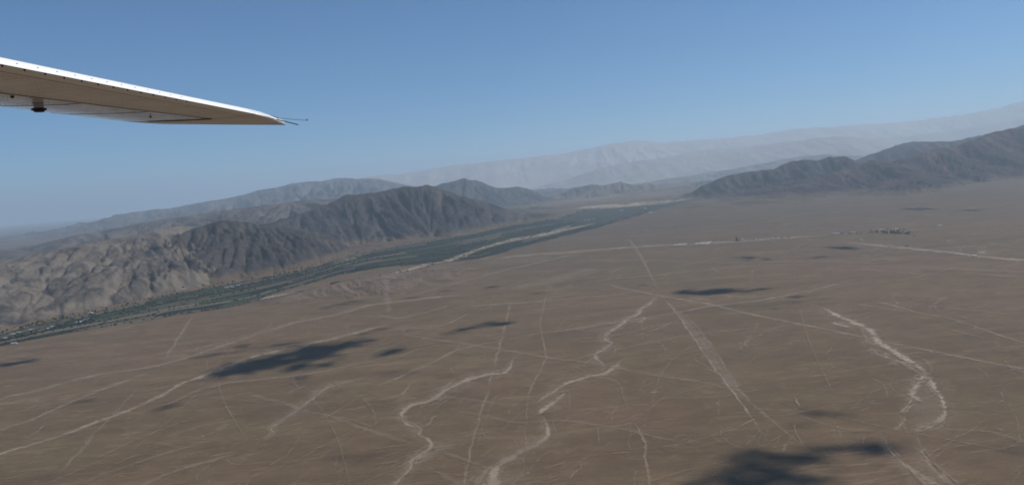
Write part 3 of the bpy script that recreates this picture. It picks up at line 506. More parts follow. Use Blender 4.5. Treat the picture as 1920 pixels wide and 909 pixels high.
for ci, (nm, wf, wb, p, lam, gd, own, beh) in enumerate(RANGES, start=1):
    rd = np.array(RIDGES[nm], float)
    pad = max(wf, wb) * 1.25
    ii = np.nonzero((X > rd[:, 0].min() - pad) & (X < rd[:, 0].max() + pad) & (Y > rd[:, 1].min() - pad) & (Y < rd[:, 1].max() + pad))[0]
    x, y = X[ii], Y[ii]
    wx = x + .07 * wf * fbm(x, y, wf * .5, 3, 40 + ci); wy = y + .07 * wf * fbm(x, y, wf * .5, 3, 70 + ci)
    d, s, ip = polydist(wx, wy, rd)
    k = np.clip(ip.astype(int), 0, len(rd) - 2); fr = ip - k
    zr = np.maximum(rd[k, 2] * (1 - fr) + rd[k + 1, 2] * fr - Z[ii], 1.0)
    nx = rd[k, 0] * (1 - fr) + rd[k + 1, 0] * fr; ny = rd[k, 1] * (1 - fr) + rd[k + 1, 1] * fr
    w = np.where(s < 0, wf, wb) * np.clip(.45 + .55 * zr / np.percentile(rd[:, 2], 70), .5, 1.25)
    t = d / w
    t = t * (1 + .42 * fbm(x, y, wf * .45, 3, 5 + ci) * sms(.02, .4, t))
    t = np.clip(t, 0, 1)
    g = (1 - t) ** p
    gx, gy = (wx - nx) / (d + 60), (wy - ny) / (d + 60)
    gx = gx + .3 * fbm(x, y, lam * 2.2, 2, 90 + ci); gy = gy + .3 * fbm(x, y, lam * 2.2, 2, 95 + ci)
    E = gullies(x, y, gx.astype(np.float32), gy.astype(np.float32), lam, 5, 100 + 7 * ci)
    E0 = gullies(x, y, gx.astype(np.float32), gy.astype(np.float32), lam * 2.4, 2, 500 + 7 * ci); E0 = (E0 - E0.mean()) / (E0.std() + 1e-6)
    E = (E - E.mean()) / (E.std() + 1e-6)
    E2 = gullies(x, y, gx.astype(np.float32), gy.astype(np.float32), lam * .36, 3, 300 + 7 * ci); E2 = (E2 - E2.mean()) / (E2.std() + 1e-6)
    E = np.where(E > 0, np.minimum(.55 * E, 1.1) * sms(.04, .4, t), 1.9 * np.tanh(E / 1.9)); E2 = np.clip(E2, -1.5, 1.5); E0 = np.where(E0 > 0, np.minimum(.6 * E0, 1) * sms(.04, .4, t), 1.8 * np.tanh(E0 / 1.8))
    env = sms(0, .2, t) * (1 - t) ** .6
    gd = gd * (.55 + .9 * np.clip(.5 + fbm(x, y, lam * 3.1, 3, 210 + ci) * 1.2, 0, 1))
    ES = .8 * E + .55 * E2 + .55 * E0; ES = np.where(ES > 0, 1.1 * np.tanh(.55 * ES / 1.1), ES)
    h = zr * g + gd * np.abs(zr) * env * (ES - .5) + (.085 if nm not in ('far', 'haze', 'haze2') else .02) * zr * fbm(x, y, lam * .75, 5, 61 + ci, .6) * sms(1, .8, t) 
    if nm not in ('far', 'haze', 'haze2'): h = h + .035 * np.abs(zr) * env * (ridged(x, y, lam * .3, 4, 261 + ci, .6) - .55) * 2
    if own: h = h + own * (ridged(x, y, lam * (1.0 if nm == 'badland' else 1.5), 6, 33 + ci, .58) - .55) * 2.4 * sms(1, .75, t) * sms(0, .1, t)
    if nm == 'badland':
        h = h * sms(-.345, -.41, x / y)
        h = np.maximum(h, (6 + 16 * (1 + E + .7 * E2)) * sms(-.30, -.40, x / y) * sms(10500, 9000, y))
    h = np.where((t >= 1) & (nm != 'badland'), 0, h)
    if beh: h = h * BEYOND[ii]
    if nm == 'bluff':
        h = .82 * h * sms(0, .6, ip) * sms(len(rd) - 1, len(rd) - 1.8, ip)
    h = np.maximum(h, 0)
    up = h > HT[ii]
    SEC[ii] = np.where(up, HT[ii], np.maximum(SEC[ii], h))
    sel = ii[up]
    HT[sel] = h[up]; CLS[sel] = np.where(h[up] > 5, ci, CLS[sel])
    REL[sel] = (.8 * E + .5 * E2 + .45 * E0)[up]
Z += HT
ROCK = (sms(4, 90, HT) * np.where(np.isin(CLS, (1, 6, 7, 3, 8, 13, 14, 15, 16)), 1, .25 + .75 * sms(0, 50, HT - SEC))).astype(np.float32)
ROCK = np.where(np.isin(CLS, (1, 13)), np.maximum(ROCK, sms(2, 14, HT)), ROCK)
CLS[(CLS == 0) & (inV > .35)] = 20

# dry washes are shallow channels in the plain
def dens(pts, step):
    out = []
    P = np.array(pts, float)
    seg = np.hypot(*(P[1:, :2] - P[:-1, :2]).T); s = np.concatenate([[0], np.cumsum(seg)])
    n = max(2, int(s[-1] / step)); q = np.linspace(0, s[-1], n)
    # rounded by a short moving average over the dense line
    D = np.stack([np.interp(q, s, P[:, c]) for c in range(3)], 1)
    kq = max(1, int(.2 * np.median(seg) / max(step, 1e-6)))
    if kq > 1 and n > 3 * kq:
        pad = np.concatenate([2 * D[:1] - D[kq:0:-1], D, 2 * D[-1:] - D[-2:-kq - 2:-1]])
        ker = np.ones(2 * kq + 1) / (2 * kq + 1)
        D = np.stack([np.convolve(pad[:, c], ker, 'valid') for c in range(3)], 1)
    return D

cut = np.zeros(X.shape, np.float32)
for nm, lab, cat, mode, al, inc, pts in MARKS:
    if inc <= 0: continue
    P = dens(pts, 14.0); W = P[:, 2].max() + 26
    ii = np.nonzero((X > P[:, 0].min() - W) & (X < P[:, 0].max() + W) & (Y > P[:, 1].min() - W) & (Y < P[:, 1].max() + W))[0]
    if not len(ii): continue
    d, s, ip = polydist(X[ii], Y[ii], P[:, :2])
    hw = np.interp(ip, np.arange(len(P)), P[:, 2]) * .5
    cut[ii] = np.maximum(cut[ii], inc * sms(1.0, .0, (d - hw * .75) / (hw * .4 + 7)))
Z -= cut

ZG = Z.reshape(NR, NT_)
LR = np.log(RR)
def ground(x, y):
    """height of the land at (x, y), on the grid's own faces"""
    x = np.asarray(x, float); y = np.asarray(y, float)
    r = np.hypot(x, y); a = np.arctan2(x, y)
    i = np.clip(np.searchsorted(RR, r) - 1, 0, NR - 2); j = np.clip(np.searchsorted(th_in, a) - 1, 0, len(th_in) - 2)
    fr = (r - RR[i]) / (RR[i + 1] - RR[i]); ft = (a - th_in[j]) / (th_in[j + 1] - th_in[j])
    return (ZG[i, j] * (1 - fr) + ZG[i + 1, j] * fr) * (1 - ft) + (ZG[i, j + 1] * (1 - fr) + ZG[i + 1, j + 1] * fr) * ft

# ------------------------------------------------------------------ land materials
def desert_nodes(t):
    big = t.noise(t.pos(), .00075, 4, .6)
    col = t.ramp(big, [(.34, (.128, .092, .055)), (.5, (.145, .098, .060)), (.64, (.176, .110, .078))])
    # fans below the mountains carry a darker desert varnish
    sep = t.add('ShaderNodeSeparateXYZ'); t.l.new(t.pos(), sep.inputs[0])
    fan = t.math('ADD', sep.outputs[1], t.val(t.noise(t.pos(), .0007, 4, .6), 0, 1, -2600, 2600))
    col = t.mix(t.val(fan, 3600, 8600, 0, .78), col, (.068, .051, .042))
    flow = t.noise(t.pos((.2, 1, 1), (0, 0, math.radians(-24))), .0056, 7, .62, .4)
    col = t.mix(t.val(flow, .42, .74, 0, .5), col, (.194, .146, .086))
    col = t.mix(t.val(flow, .47, .28, 0, .4), col, (.080, .061, .040))
    mid = t.noise(t.pos(), .011, 7, .66)
    col = t.mix(t.val(mid, .40, .7, 0, .6), col, (.086, .064, .041))
    fine = t.noise(t.pos((.42, 1, 1), (0, 0, math.radians(-20))), .055, 5, .72)
    col = t.mix(t.val(fine, .52, .74, 0, .36), col, (.222, .166, .100))
    pale = t.noise(t.pos((.13, 1, 1), (0, 0, math.radians(-32))), .016, 6, .68, 1.3)
    col = t.mix(t.val(pale, .58, .72, 0, .32), col, (.25, .188, .118))
    patch = t.noise(t.pos((.55, 1, 1), (0, 0, math.radians(-30))), .0036, 6, .66, 1.6)
    col = t.mix(t.val(patch, .50, .57, 0, .28), col, (.102, .071, .046))
    col = t.mix(t.val(patch, .43, .37, 0, .22), col, (.185, .138, .082))
    for sc_, am, rot in ((.0021, .5, -28), (.0058, .42, -36), (.013, .3, -22)):
        rn = t.noise(t.pos((.34, 1, 1), (0, 0, math.radians(rot))), sc_, 5, .6, .9)
        ln = t.math('ABSOLUTE', t.math('SUBTRACT', rn, .5))
        fade = t.val(t.noise(t.pos(), sc_ * 1.7, 3, .5), .42, .62)
        col = t.mix(t.math('MULTIPLY', t.val(ln, .012, .003, 0, am * .75), fade), col, (.27, .205, .135))
    speck = t.noise(t.pos(), .17, 4, .75)
    col = t.mix(t.val(speck, .52, .72, 0, .3), col, (.26, .195, .138))
    col = t.mix(t.val(speck, .46, .30, 0, .25), col, (.070, .053, .036))
    col = t.mix(1.0, col, (.82, .80, .73), 'MULTIPLY')
    return col, mid, fine

t = NT('desert_pavement'); c, mid, fine = desert_nodes(t); t.color(c)
t.bump(t.noise(t.pos(), .05, 6, .75), 3.0, .6)
M_PLAIN = t.m

def rock_mat(name, dark, light, dust, scale, streak=.5, rough=.8):
    t = NT(name)
    base, mid, fine = desert_nodes(t)
    n = t.noise(t.pos(), scale, 6, .62, .5)
    n2 = t.noise(t.pos((1, 1, 2.2)), scale * 5, 6, .72)
    col = t.ramp(n, [(.40, dark), (.60, light)])
    col = t.mix(t.val(n2, .45, .7, 0, streak), col, dust)
    # sand lies in the gully beds, bare rock stands on the ribs
    col = t.mix(t.val(t.attr('relief'), -.5, -1.9, 0, .8), col, dust)
    col = t.mix(t.val(t.attr('relief'), .35, 1.1, 0, .5), col, dark)
    r_ = t.math('ADD', t.attr('rock'), t.val(n2, .3, .7, -.35, .35))
    r_ = t.val(r_, .25, .75)
    t.color(t.mix(r_, base, t.mix(1.0, col, (.82, .82, .82), 'MULTIPLY')))
    t.bump(t.noise(t.pos(), scale * 9, 6, .75), .10 / scale, rough)
    return t.m

M_ROCK = {
    'badland': rock_mat('pale_badland_earth', (.062, .053, .046), (.215, .178, .138), (.26, .216, .168), .0036, .5),
    'darkhill': rock_mat('dark_hill_rock', (.022, .021, .024), (.068, .058, .052), (.165, .134, .108), .0034, .34),
    'leftridge': rock_mat('hazy_ridge_rock', (.05, .048, .048), (.135, .12, .105), (.19, .165, .145), .0012, .45),
    'middark': rock_mat('dark_ridge_rock', (.020, .021, .024), (.054, .049, .046), (.125, .105, .090), .0028, .3),
    'nexthill': rock_mat('grey_hill_rock', (.04, .04, .042), (.075, .07, .066), (.13, .115, .10), .0012, .3),
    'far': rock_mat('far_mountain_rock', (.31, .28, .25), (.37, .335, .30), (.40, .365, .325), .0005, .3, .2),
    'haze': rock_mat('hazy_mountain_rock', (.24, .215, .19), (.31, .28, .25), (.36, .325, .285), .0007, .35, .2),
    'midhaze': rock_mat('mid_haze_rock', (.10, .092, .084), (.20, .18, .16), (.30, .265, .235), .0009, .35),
    'leftmid': rock_mat('rugged_ridge_rock', (.040, .038, .037), (.135, .115, .098), (.21, .178, .146), .0022, .45),
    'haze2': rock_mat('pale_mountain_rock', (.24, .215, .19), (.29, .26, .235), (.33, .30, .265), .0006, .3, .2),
    'lowhill': rock_mat('low_hill_rock', (.06, .058, .054), (.15, .13, .115), (.22, .19, .16), .0012, .35),
    'rightA': rock_mat('slate_mountain_rock', (.014, .013, .018), (.036, .031, .034), (.120, .09, .084), .0022, .22),
    'rightC': rock_mat('back_mountain_rock', (.032, .029, .030), (.060, .052, .050), (.10, .086, .078), .0016, .3),
    'rightB': rock_mat('purple_brown_mountain_rock', (.013, .008, .012), (.062, .034, .038), (.180, .115, .105), .0022, .26),
    'rightS': rock_mat('spur_rock', (.026, .022, .025), (.055, .042, .04), (.10, .08, .07), .003, .3),
    'bluff': rock_mat('bluff_earth', (.135, .094, .066), (.195, .142, .100), (.225, .168, .122), .006, .4),
}
t = NT('valley_soil')
n = t.noise(t.pos((.25, 1, 1), (0, 0, math.radians(-42))), .012, 5, .6)
t.color(t.ramp(n, [(.3, (.014, .020, .013)), (.5, (.026, .031, .020)), (.7, (.08, .068, .048))]))
M_VALLEY = t.m

LAND = {
    0: ('desert_plain', 'wide flat brown desert plain with pale lines and dry gullies', 'plain', M_PLAIN),
    20: ('valley_floor', 'flat green valley floor of small fields between plain and hills', 'valley', M_VALLEY),
    1: ('badland_hills', 'pale eroded hills on the far left behind the green valley', 'hills', 'badland'),
    2: ('dark_hill', 'dark rocky hill standing between the pale hills and the green valley', 'hill', 'darkhill'),
    3: ('hazy_ridge', 'long pale ridge fading into haze behind the left hills', 'ridge', 'leftridge'),
    4: ('dark_ridge', 'dark blue grey ridge in the centre beyond the green valley', 'ridge', 'middark'),
    5: ('grey_hill', 'two peaked grey hill behind the dark central ridge', 'hill', 'nexthill'),
    6: ('far_mountains', 'farthest tall mountain chain almost lost in haze', 'mountains', 'far'),
    7: ('hazy_mountains', 'hazy mountain chain in front of the farthest one', 'mountains', 'haze'),
    8: ('low_hills', 'low hazy hills closing the upper end of the valley', 'hills', 'lowhill'),
    9: ('slate_mountain', 'slate grey mountain ending in a slope at the valley mouth', 'mountain', 'rightA'),
    10: ('back_mountain', 'grey brown mountain rising behind the slate grey one', 'mountain', 'rightC'),
    11: ('brown_mountain', 'dark purple brown mountain at the right edge, the nearest on that side', 'mountain', 'rightB'),
    12: ('mountain_spur', 'low dark spur running from the purple brown mountain onto the plain', 'hill', 'rightS'),
    14: ('hazy_slope', 'hazy slope rising behind the slate grey mountain', 'mountain', 'midhaze'),
    16: ('pale_mountains', 'pale mountain chain between the farthest chain and the hazy chain', 'mountains', 'haze2'),
    15: ('rugged_ridge', 'rugged blue grey ridge between the pale badland hills and the long hazy ridge', 'ridge', 'leftmid'),
    13: ('gullied_bluff', 'low gullied bluff along the near edge of the green valley', 'bluff', 'bluff'),
}
idx = np.arange(NR * NT_).reshape(NR, NT_)
nxt = np.roll(idx, -1, axis=1)
Q = np.stack([idx[:-1].ravel(), idx[1:].ravel(), nxt[1:].ravel(), nxt[:-1].ravel()], 1)[:, ::-1]
fc = np.max(CLS[Q[:, :1]].reshape(-1, 1), axis=1)
VALL = np.stack([X, Y, Z], 1)
LANDOBJ = {}
for k, (nm, lab, cat, mat) in LAND.items():
    fsel = Q[fc == k]
    if not len(fsel): continue
    used = np.unique(fsel); remap = np.full(len(X), -1, np.int32); remap[used] = np.arange(len(used))
    m = mat if not isinstance(mat, str) else M_ROCK[mat]
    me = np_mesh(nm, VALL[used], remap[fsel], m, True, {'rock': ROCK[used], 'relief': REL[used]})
    LANDOBJ[k] = tag(link(nm, me), lab, cat, kind='structure')

# ------------------------------------------------------------------ pale marks on the plain: tracks, cleared lines, washes
def mark_mat(name, col, col2, ns, wash):
    t = NT(name)
    n1 = t.noise(t.pos(), ns, 5, .65, .6); n2 = t.noise(t.pos(), ns * .14, 3, .55)
    e = t.math('ABSOLUTE', t.attr('across'))
    n3 = t.noise(t.pos(), ns * .38, 3, .6, .8)
    rag = t.math('ADD', t.val(n1, .28, .72, -.45, .45), t.val(n3, .3, .7, -.6 if wash else -.3, .6 if wash else .3))
    ed = t.val(t.math('ADD', e, rag), .1, .85, 1, 0, True)
    if wash: ed = t.math('MULTIPLY', ed, t.val(t.noise(t.pos(), ns * 2.6, 5, .7, .3), .32, .6, .5, 1.1))
    a = t.math('MULTIPLY', ed, t.math('MULTIPLY', t.attr('strength'), 1.3))
    a = t.math('MULTIPLY', a, t.val(n2, .32, .66, .55, 1.3))
    a = t.math('MULTIPLY', a, t.attr('ends'))
    a = t.math('MINIMUM', a, 1.0)
    t.color(t.mix(t.noise(t.pos(), ns * .5, 4, .6), col, col2))
    tr = t.add('ShaderNodeBsdfTransparent'); mx = t.add('ShaderNodeMixShader')
    t.l.new(a, mx.inputs[0]); t.l.new(tr.outputs[0], mx.inputs[1]); t.l.new(t.b.outputs[0], mx.inputs[2])
    t.l.new(mx.outputs[0], t.out.inputs['Surface'])
    return t.m
M_MARK = {'track': mark_mat('pale_track_dust', (.235, .18, .132), (.29, .226, .165), .055, False),
          'gully': mark_mat('pale_gully_sand', (.215, .166, .120), (.295, .232, .170), .06, False),
          'wash': mark_mat('pale_wash_sand', (.25, .194, .142), (.37, .292, .215), .075, True)}

def ribbon_geo(pts, alpha, widen=1.75, lift=.55):
    L = np.hypot(*(np.array(pts)[1:, :2] - np.array(pts)[:-1, :2]).T).sum()
    P = dens(pts, max(9.0, L / 220))
    T_ = np.gradient(P[:, :2], axis=0); T_ /= np.linalg.norm(T_, axis=1)[:, None] + 1e-9
    N_ = np.stack([-T_[:, 1], T_[:, 0]], 1)
    if lift < 1.9: P[:, :2] += N_ * (fbm(P[:, 0], P[:, 1], max(40., 7 * P[:, 2].mean()), 4, 77) * np.minimum(P[:, 2] * .8, 9))[:, None]
    K = 7; u = np.linspace(-1, 1, K)
    s_e = np.linspace(0, 1, len(P)); P[:, 2] *= .4 + .6 * np.clip(np.minimum(s_e, 1 - s_e) / .15, 0, 1)
    XY = P[:, None, :2] + N_[:, None, :] * (u[None, :, None] * P[:, 2][:, None, None] * .5 * widen)
    zz = ground(XY[..., 0], XY[..., 1]) + lift
    V = np.concatenate([XY, zz[..., None]], 2).reshape(-1, 3)
    n = len(P); q = np.arange(n * K).reshape(n, K)
    Fc = np.stack([q[:-1, :-1].ravel(), q[1:, :-1].ravel(), q[1:, 1:].ravel(), q[:-1, 1:].ravel()], 1)[:, ::-1]
    s = np.linspace(0, 1, n); en = np.clip(np.minimum(s, 1 - s) / .13, 0, 1) ** .8
    return V, Fc, np.tile(u, n), np.full(n * K, alpha), np.repeat(en, K)

for i, (nm, lab, cat, mode, al, inc, pts) in enumerate(MARKS):
    V, Fc, ac, st, en = ribbon_geo(pts, al, lift=.5 + .012 * i, widen=1.35 if mode == 'wash' else 1.7)
    me = np_mesh(nm, V, Fc, M_MARK[mode if mode in M_MARK else 'track'], True, {'across': ac, 'strength': st, 'ends': en})
    tag(link(nm, me), lab, cat, kind='structure')

def mass(parts):
    V, Fc, A, S, E = [], [], [], [], []; o = 0
    for v, f_, a, s, e in parts:
        V.append(v); Fc.append(f_ + o); A.append(a); S.append(s); E.append(e); o += len(v)
    return np.concatenate(V), np.concatenate(Fc), np.concatenate(A), np.concatenate(S), np.concatenate(E)
parts = []
for nm, lab, cat, mode, al, inc, pts in MARKS:
    if inc > 0: parts.append(ribbon_geo([(x, y, w * 3.2 + 6) for x, y, w in pts], .20, lift=.35))
    if inc < .5: continue
    P = dens(pts, 12.0); n = len(P)
    if n < 12: continue
    T_ = np.gradient(P[:, :2], axis=0); T_ /= np.linalg.norm(T_, axis=1)[:, None] + 1e-9
    N_ = np.stack([-T_[:, 1], T_[:, 0]], 1)
    for k in range(4 if mode == 'wash' else 3):
        a = rng.integers(0, int(n * .8)); b = min(n, a + int(n * rng.uniform(.12, .35)) + 5)
        q = np.arange(a, b); s_ = np.linspace(0, math.pi, len(q)); sd_ = rng.choice([-1, 1])
        off = sd_ * np.sin(s_) * P[q, 2] * rng.uniform(.6, 1.3) + 3 * fbm(q * 1.0, q * 0.0 + k, 9., 2, 5)
        XY = P[q, :2] + N_[q] * off[:, None]; w_ = P[q, 2] * rng.uniform(.25, .55)
        st3 = max(1, len(q) // 14)
        pp = [(float(x), float(y), float(max(1.5, w))) for (x, y), w in zip(XY[::st3], w_[::st3])]
        if len(pp) > 2: parts.append(ribbon_geo(pp, rng.uniform(.16, .36), lift=2.3 + .02 * k))
V, Fc, ac, st, en = mass(parts)
tag(link('braided_strands', np_mesh('braided_strands', V, Fc, M_MARK['wash'], True, {'across': ac, 'strength': st, 'ends': en})),
    'thin pale braided side strands along the dry gullies and sandy wash', 'strands', kind='stuff')
def straight_marks(n):
    out = []
    while len(out) < n:
        d = 1400 * (5.5 ** rng.random()); a = rng.uniform(-.6, .6); x0, y0 = d * math.sin(a), d * math.cos(a)
        hd = rng.uniform(0, math.pi); L = rng.uniform(.25, .8) * d; m = 9; bend = rng.normal(0, .05) * L
        q = [(x0 + math.sin(hd) * L * (s_ - .5) + math.cos(hd) * bend * math.sin(s_ * 3.1), y0 + math.cos(hd) * L * (s_ - .5) - math.sin(hd) * bend * math.sin(s_ * 3.1), max(1.8, .0019 * d)) for s_ in np.linspace(0, 1, m)]
        A = np.array(q, np.float32); dn, sn, _ = polydist(A[:, 0], A[:, 1], VALLEY_NEAR)
        if (sn > 0).any() or dn.min() < 250 or np.hypot(A[:, 0], A[:, 1]).min() < 1180 or np.hypot(A[:, 0], A[:, 1]).max() > 8500: continue
        out.append(ribbon_geo(q, rng.uniform(.10, .26), lift=1.9 + .004 * len(out)))
    return out
V, Fc, ac, st, en = mass(straight_marks(46) + [ribbon_geo(p, a, lift=1.2 + .008 * k) for k, (a, p) in enumerate(FAINT)])
tag(link('faint_tracks', np_mesh('faint_tracks', V, Fc, M_MARK['track'], True, {'across': ac, 'strength': st, 'ends': en})),
    'faint thin pale tracks and rill marks criss-crossing the brown plain', 'faint tracks', kind='stuff')

# countless small rills that drain the plain towards the valley
parts = []
for k in range(950):
    while True:
        d = 1300 * (7.5 ** rng.random()); a = rng.uniform(-.62, .62)
        x0, y0 = d * math.sin(a), d * math.cos(a)
        dn, sn, _ = polydist(np.array([x0], np.float32), np.array([y0], np.float32), VALLEY_NEAR)
        if sn[0] < 0 and dn[0] > 150: break
    n = rng.integers(4, 9); st_ = rng.uniform(.012, .035) * d
    hd = math.radians(rng.normal(222 if x0 < 600 else 240, 16))
    pts = []
    for q in range(n):
        pts.append((x0, y0, max(1.5, .0017 * d * rng.uniform(.6, 1.5))))
        hd += rng.normal(0, .24); x0 += math.sin(hd) * st_; y0 += math.cos(hd) * st_
        if math.hypot(x0, y0) < 1160: break
    if len(pts) > 2: parts.append(ribbon_geo(pts, rng.uniform(.10, .26), lift=2.0))
V, Fc, ac, st, en = mass(parts)
tag(link('dry_rills', np_mesh('dry_rills', V, Fc, M_MARK['wash'], True, {'across': ac, 'strength': st, 'ends': en})),
    'countless tiny pale dry rills scattered over the brown plain', 'rills', kind='stuff')

# pale river bed in the valley
for key in ('river', 'river2'):
    V, Fc, ac, st, en = ribbon_geo([(x, y, w * .95) for x, y, w in PLACES[key]], .8, lift=5.2)
    me = np_mesh('river_bed', V, Fc, M_MARK['wash'], True, {'across': ac, 'strength': st, 'ends': en})
    tag(link('river_bed', me), 'long pale dry river bed winding between the green fields' if key == 'river' else 'short pale strip of dry river bed under the gullied bluff', 'river bed', kind='structure')

# ------------------------------------------------------------------ fields of the valley: parts of its floor
def crop(name, a, b):
    t = NT(name); n = t.noise(t.pos((.3, 1, 1), (0, 0, math.radians(-42))), .03, 4, .6)
    t.color(t.ramp(n, [(.35, a), (.65, b)])); return t.m
CROPS = [crop('crop_dark_green', (0.0094, 0.0140, 0.0070), (0.0156, 0.0203, 0.0101)), crop('crop_green', (0.0172, 0.0234, 0.0101), (0.0265, 0.0328, 0.0148)),
         crop('crop_deep_green', (0.0070, 0.0109, 0.0070), (0.0125, 0.0164, 0.0094)), crop('crop_bright_green', (0.0234, 0.0335, 0.0140), (0.0328, 0.0437, 0.0187)), crop('crop_olive', (0.0437, 0.0437, 0.0234), (0.0663, 0.0624, 0.0359)),
         crop('fallow_brown', (0.0663, 0.0530, 0.0374), (0.0897, 0.0718, 0.0515)), crop('stubble_pale', (0.0936, 0.0780, 0.0530), (0.1248, 0.1045, 0.0718))]
PRB = [.28, .17, .21, .09, .12, .08, .05]
VN = np.array(VALLEY_NEAR); VF = np.array(VALLEY_FAR)
arc = np.concatenate([[0], np.cumsum(np.hypot(*(((VN + VF) / 2)[1:] - ((VN + VF) / 2)[:-1]).T))])
def vpoint(s, t):
    a = np.array([np.interp(s, arc, VN[:, 0]), np.interp(s, arc, VN[:, 1])]); b = np.array([np.interp(s, arc, VF[:, 0]), np.interp(s, arc, VF[:, 1])])
    return a + (b - a) * t
valley = LANDOBJ[20]
hedges = []
nfield = 0
s = arc[1]
ROWS = 12
tb = [np.sort(np.clip(np.linspace(.03, .97, ROWS + 1) + rng.normal(0, .014, ROWS + 1), .01, .99)) for _ in range(3)]
for row in range(ROWS):
    s = arc[1] - rng.uniform(0, 300)
    while s < arc[-1] - 200 and nfield < 296:
        frac = (s - arc[0]) / arc[-1]
        ln = rng.uniform(260, 620) * (1 + 1.6 * frac)
        e = min(s + ln, arc[-1] - 150)
        t0, t1 = tb[0][row], tb[0][row + 1]
        pos_ = vpoint((s + e) / 2, (t0 + t1) / 2)
        z0 = ground(*pos_)
        u_ = np.linspace(s + 5, e - 5, 6)
        if z0 < -6:
            kind = rng.choice(len(CROPS), p=PRB)
            if frac < .34 and rng.random() < .42: kind = rng.choice([3, 4, 5, 5, 6])
            h = rng.uniform(1.0, 2.6) if kind < 5 else .6
            gap = .0035
            low = [vpoint(q, t0 + gap) for q in u_]; high = [vpoint(q, t1 - gap) for q in u_]
            V = []; 
            for q in low + high: V.append((q[0], q[1], -14.6 + 0 * h))
            for q in low + high: V.append((q[0], q[1], float(ground(q[0], q[1])) + h + 1.0))
            n = 6; Fc = []
            for i in range(n - 1):
                Fc.append((2 * n + i, 2 * n + i + 1, 3 * n + i + 1, 3 * n + i))
                Fc.append((i, i + 1, 2 * n + i + 1, 2 * n + i)); Fc.append((n + i + 1, n + i, 3 * n + i, 3 * n + i + 1))
            Fc.append((n, 0, 2 * n, 3 * n)); Fc.append((n - 1, 2 * n - 1, 4 * n - 1, 3 * n - 1))
            V = np.array(V) - np.array([pos_[0], pos_[1], 0])
            link('field', np_mesh('field', V, Fc, CROPS[kind]), valley, (pos_[0], pos_[1], 0)); nfield += 1
            if rng.random() < .55: hedges.append((s, e, t1))
            if rng.random() < .3: hedges.append((e, None, (t0, t1)))
        s = e + rng.choice([6, 14])

# ------------------------------------------------------------------ trees
t = NT('tree_foliage'); n = t.noise(t.pos(), .12, 4, .6)
t.color(t.ramp(n, [(.35, (.010, .019, .011)), (.65, (.024, .036, .019))])); M_TREE = t.m
M_BARK = plain_mat('tree_bark', (.09, .07, .05))
def ico(sub):
    bm = bmesh.new(); bmesh.ops.create_icosphere(bm, subdivisions=sub, radius=1)
    v = np.array([q.co[:] for q in bm.verts]); f_ = np.array([[w.index for w in q.verts] for q in bm.faces]); bm.free(); return v, f_
IV1, IF1 = ico(1); IV2, IF2 = ico(2)
def clump(cx, cy, cz, r, flat=.8, V0=IV1, jit=.25):
    return V0 * (1 + rng.normal(0, jit, (len(V0), 1))) * np.array([r, r, r * flat]) + np.array([cx, cy, cz])
V, Fc, o = [], [], 0
for s0, e0, tt in hedges:
    if e0 is not None:
        m = int((e0 - s0) / 16 * rng.uniform(.35, 1)); pl = [vpoint(rng.uniform(s0, e0), tt + rng.normal(0, .004)) for _ in range(m)]
    else:
        m = int(rng.uniform(3, 9)); pl = [vpoint(s0 + rng.normal(0, 4), rng.uniform(*tt)) for _ in range(m)]
    for q in pl:
        z = float(ground(q[0], q[1]))
        if z > -5: continue
        r = rng.uniform(3.5, 8.0); V.append(clump(q[0], q[1], z + r * .75, r)); Fc.append(IF1 + o); o += len(IV1)
for k in range(2100):                       # scrub and orchard trees that follow the river bed and the valley edges
    mode = rng.integers(0, 4)
    if mode == 0:
        P = np.array(PLACES['river']); i = rng.integers(0, len(P) - 1); f_ = rng.random()
        q = P[i, :2] * (1 - f_) + P[i + 1, :2] * f_ + rng.normal(0, 38, 2)
    elif mode == 1: q = vpoint(rng.uniform(arc[1], arc[-2]), rng.uniform(.02, .16))
    elif mode == 2: q = vpoint(rng.uniform(arc[1], arc[-2]), rng.uniform(.9, 1.0))
    else: q = vpoint(arc[1] + (arc[-2] - arc[1]) * rng.random() ** 2, 1.0 + abs(rng.normal(0, .05)))
    z = float(ground(q[0], q[1])); r = rng.uniform(3.0, 7.0)
    if z > 25: continue
    V.append(clump(q[0], q[1], z + r * .75, r)); Fc.append(IF1 + o); o += len(IV1)
tag(link('hedgerow_trees', np_mesh('hedgerow_trees', np.concatenate(V), np.concatenate(Fc), M_TREE, False)),
    'dark tree rows and scrub between the green fields of the valley', 'tree rows', kind='stuff')

def tree_mesh(i):
    V, Fc, o = [], [], 0
    for k in range(6):
        a = rng.uniform(0, 6.28); d = rng.uniform(0, 3.0)
        V.append(clump(d * math.cos(a), d * math.sin(a), rng.uniform(4.0, 8.0), rng.uniform(1.8, 3.2), .85, IV1, .22)); Fc.append(IF1 + o); o += len(IV1)
    crown = np_mesh('crown', np.concatenate(V), np.concatenate(Fc), M_TREE, False)
    bm = bmesh.new(); bmesh.ops.create_cone(bm, cap_ends=True, segments=6, radius1=.55, radius2=.25, depth=5.0, matrix=Matrix.Translation((0, 0, 2.4)))
    trunk = bpy.data.meshes.new('trunk'); bm.to_mesh(trunk); bm.free(); trunk.materials.append(M_BARK)
    return crown, trunk
TREES = [tree_mesh(i) for i in range(5)]
def tree(x, y, sc, lab, grp):
    z = float(ground(x, y)); cm, tm = TREES[rng.integers(0, 5)]
    e = bpy.data.objects.new('tree', None); COL.objects.link(e); e.location = (x, y, z); e.scale = (sc, sc, sc); e.rotation_euler = (0, 0, rng.uniform(0, 6.28))
    link('crown', cm, e); link('trunk', tm, e)
    tag(e, lab, 'tree', grp)
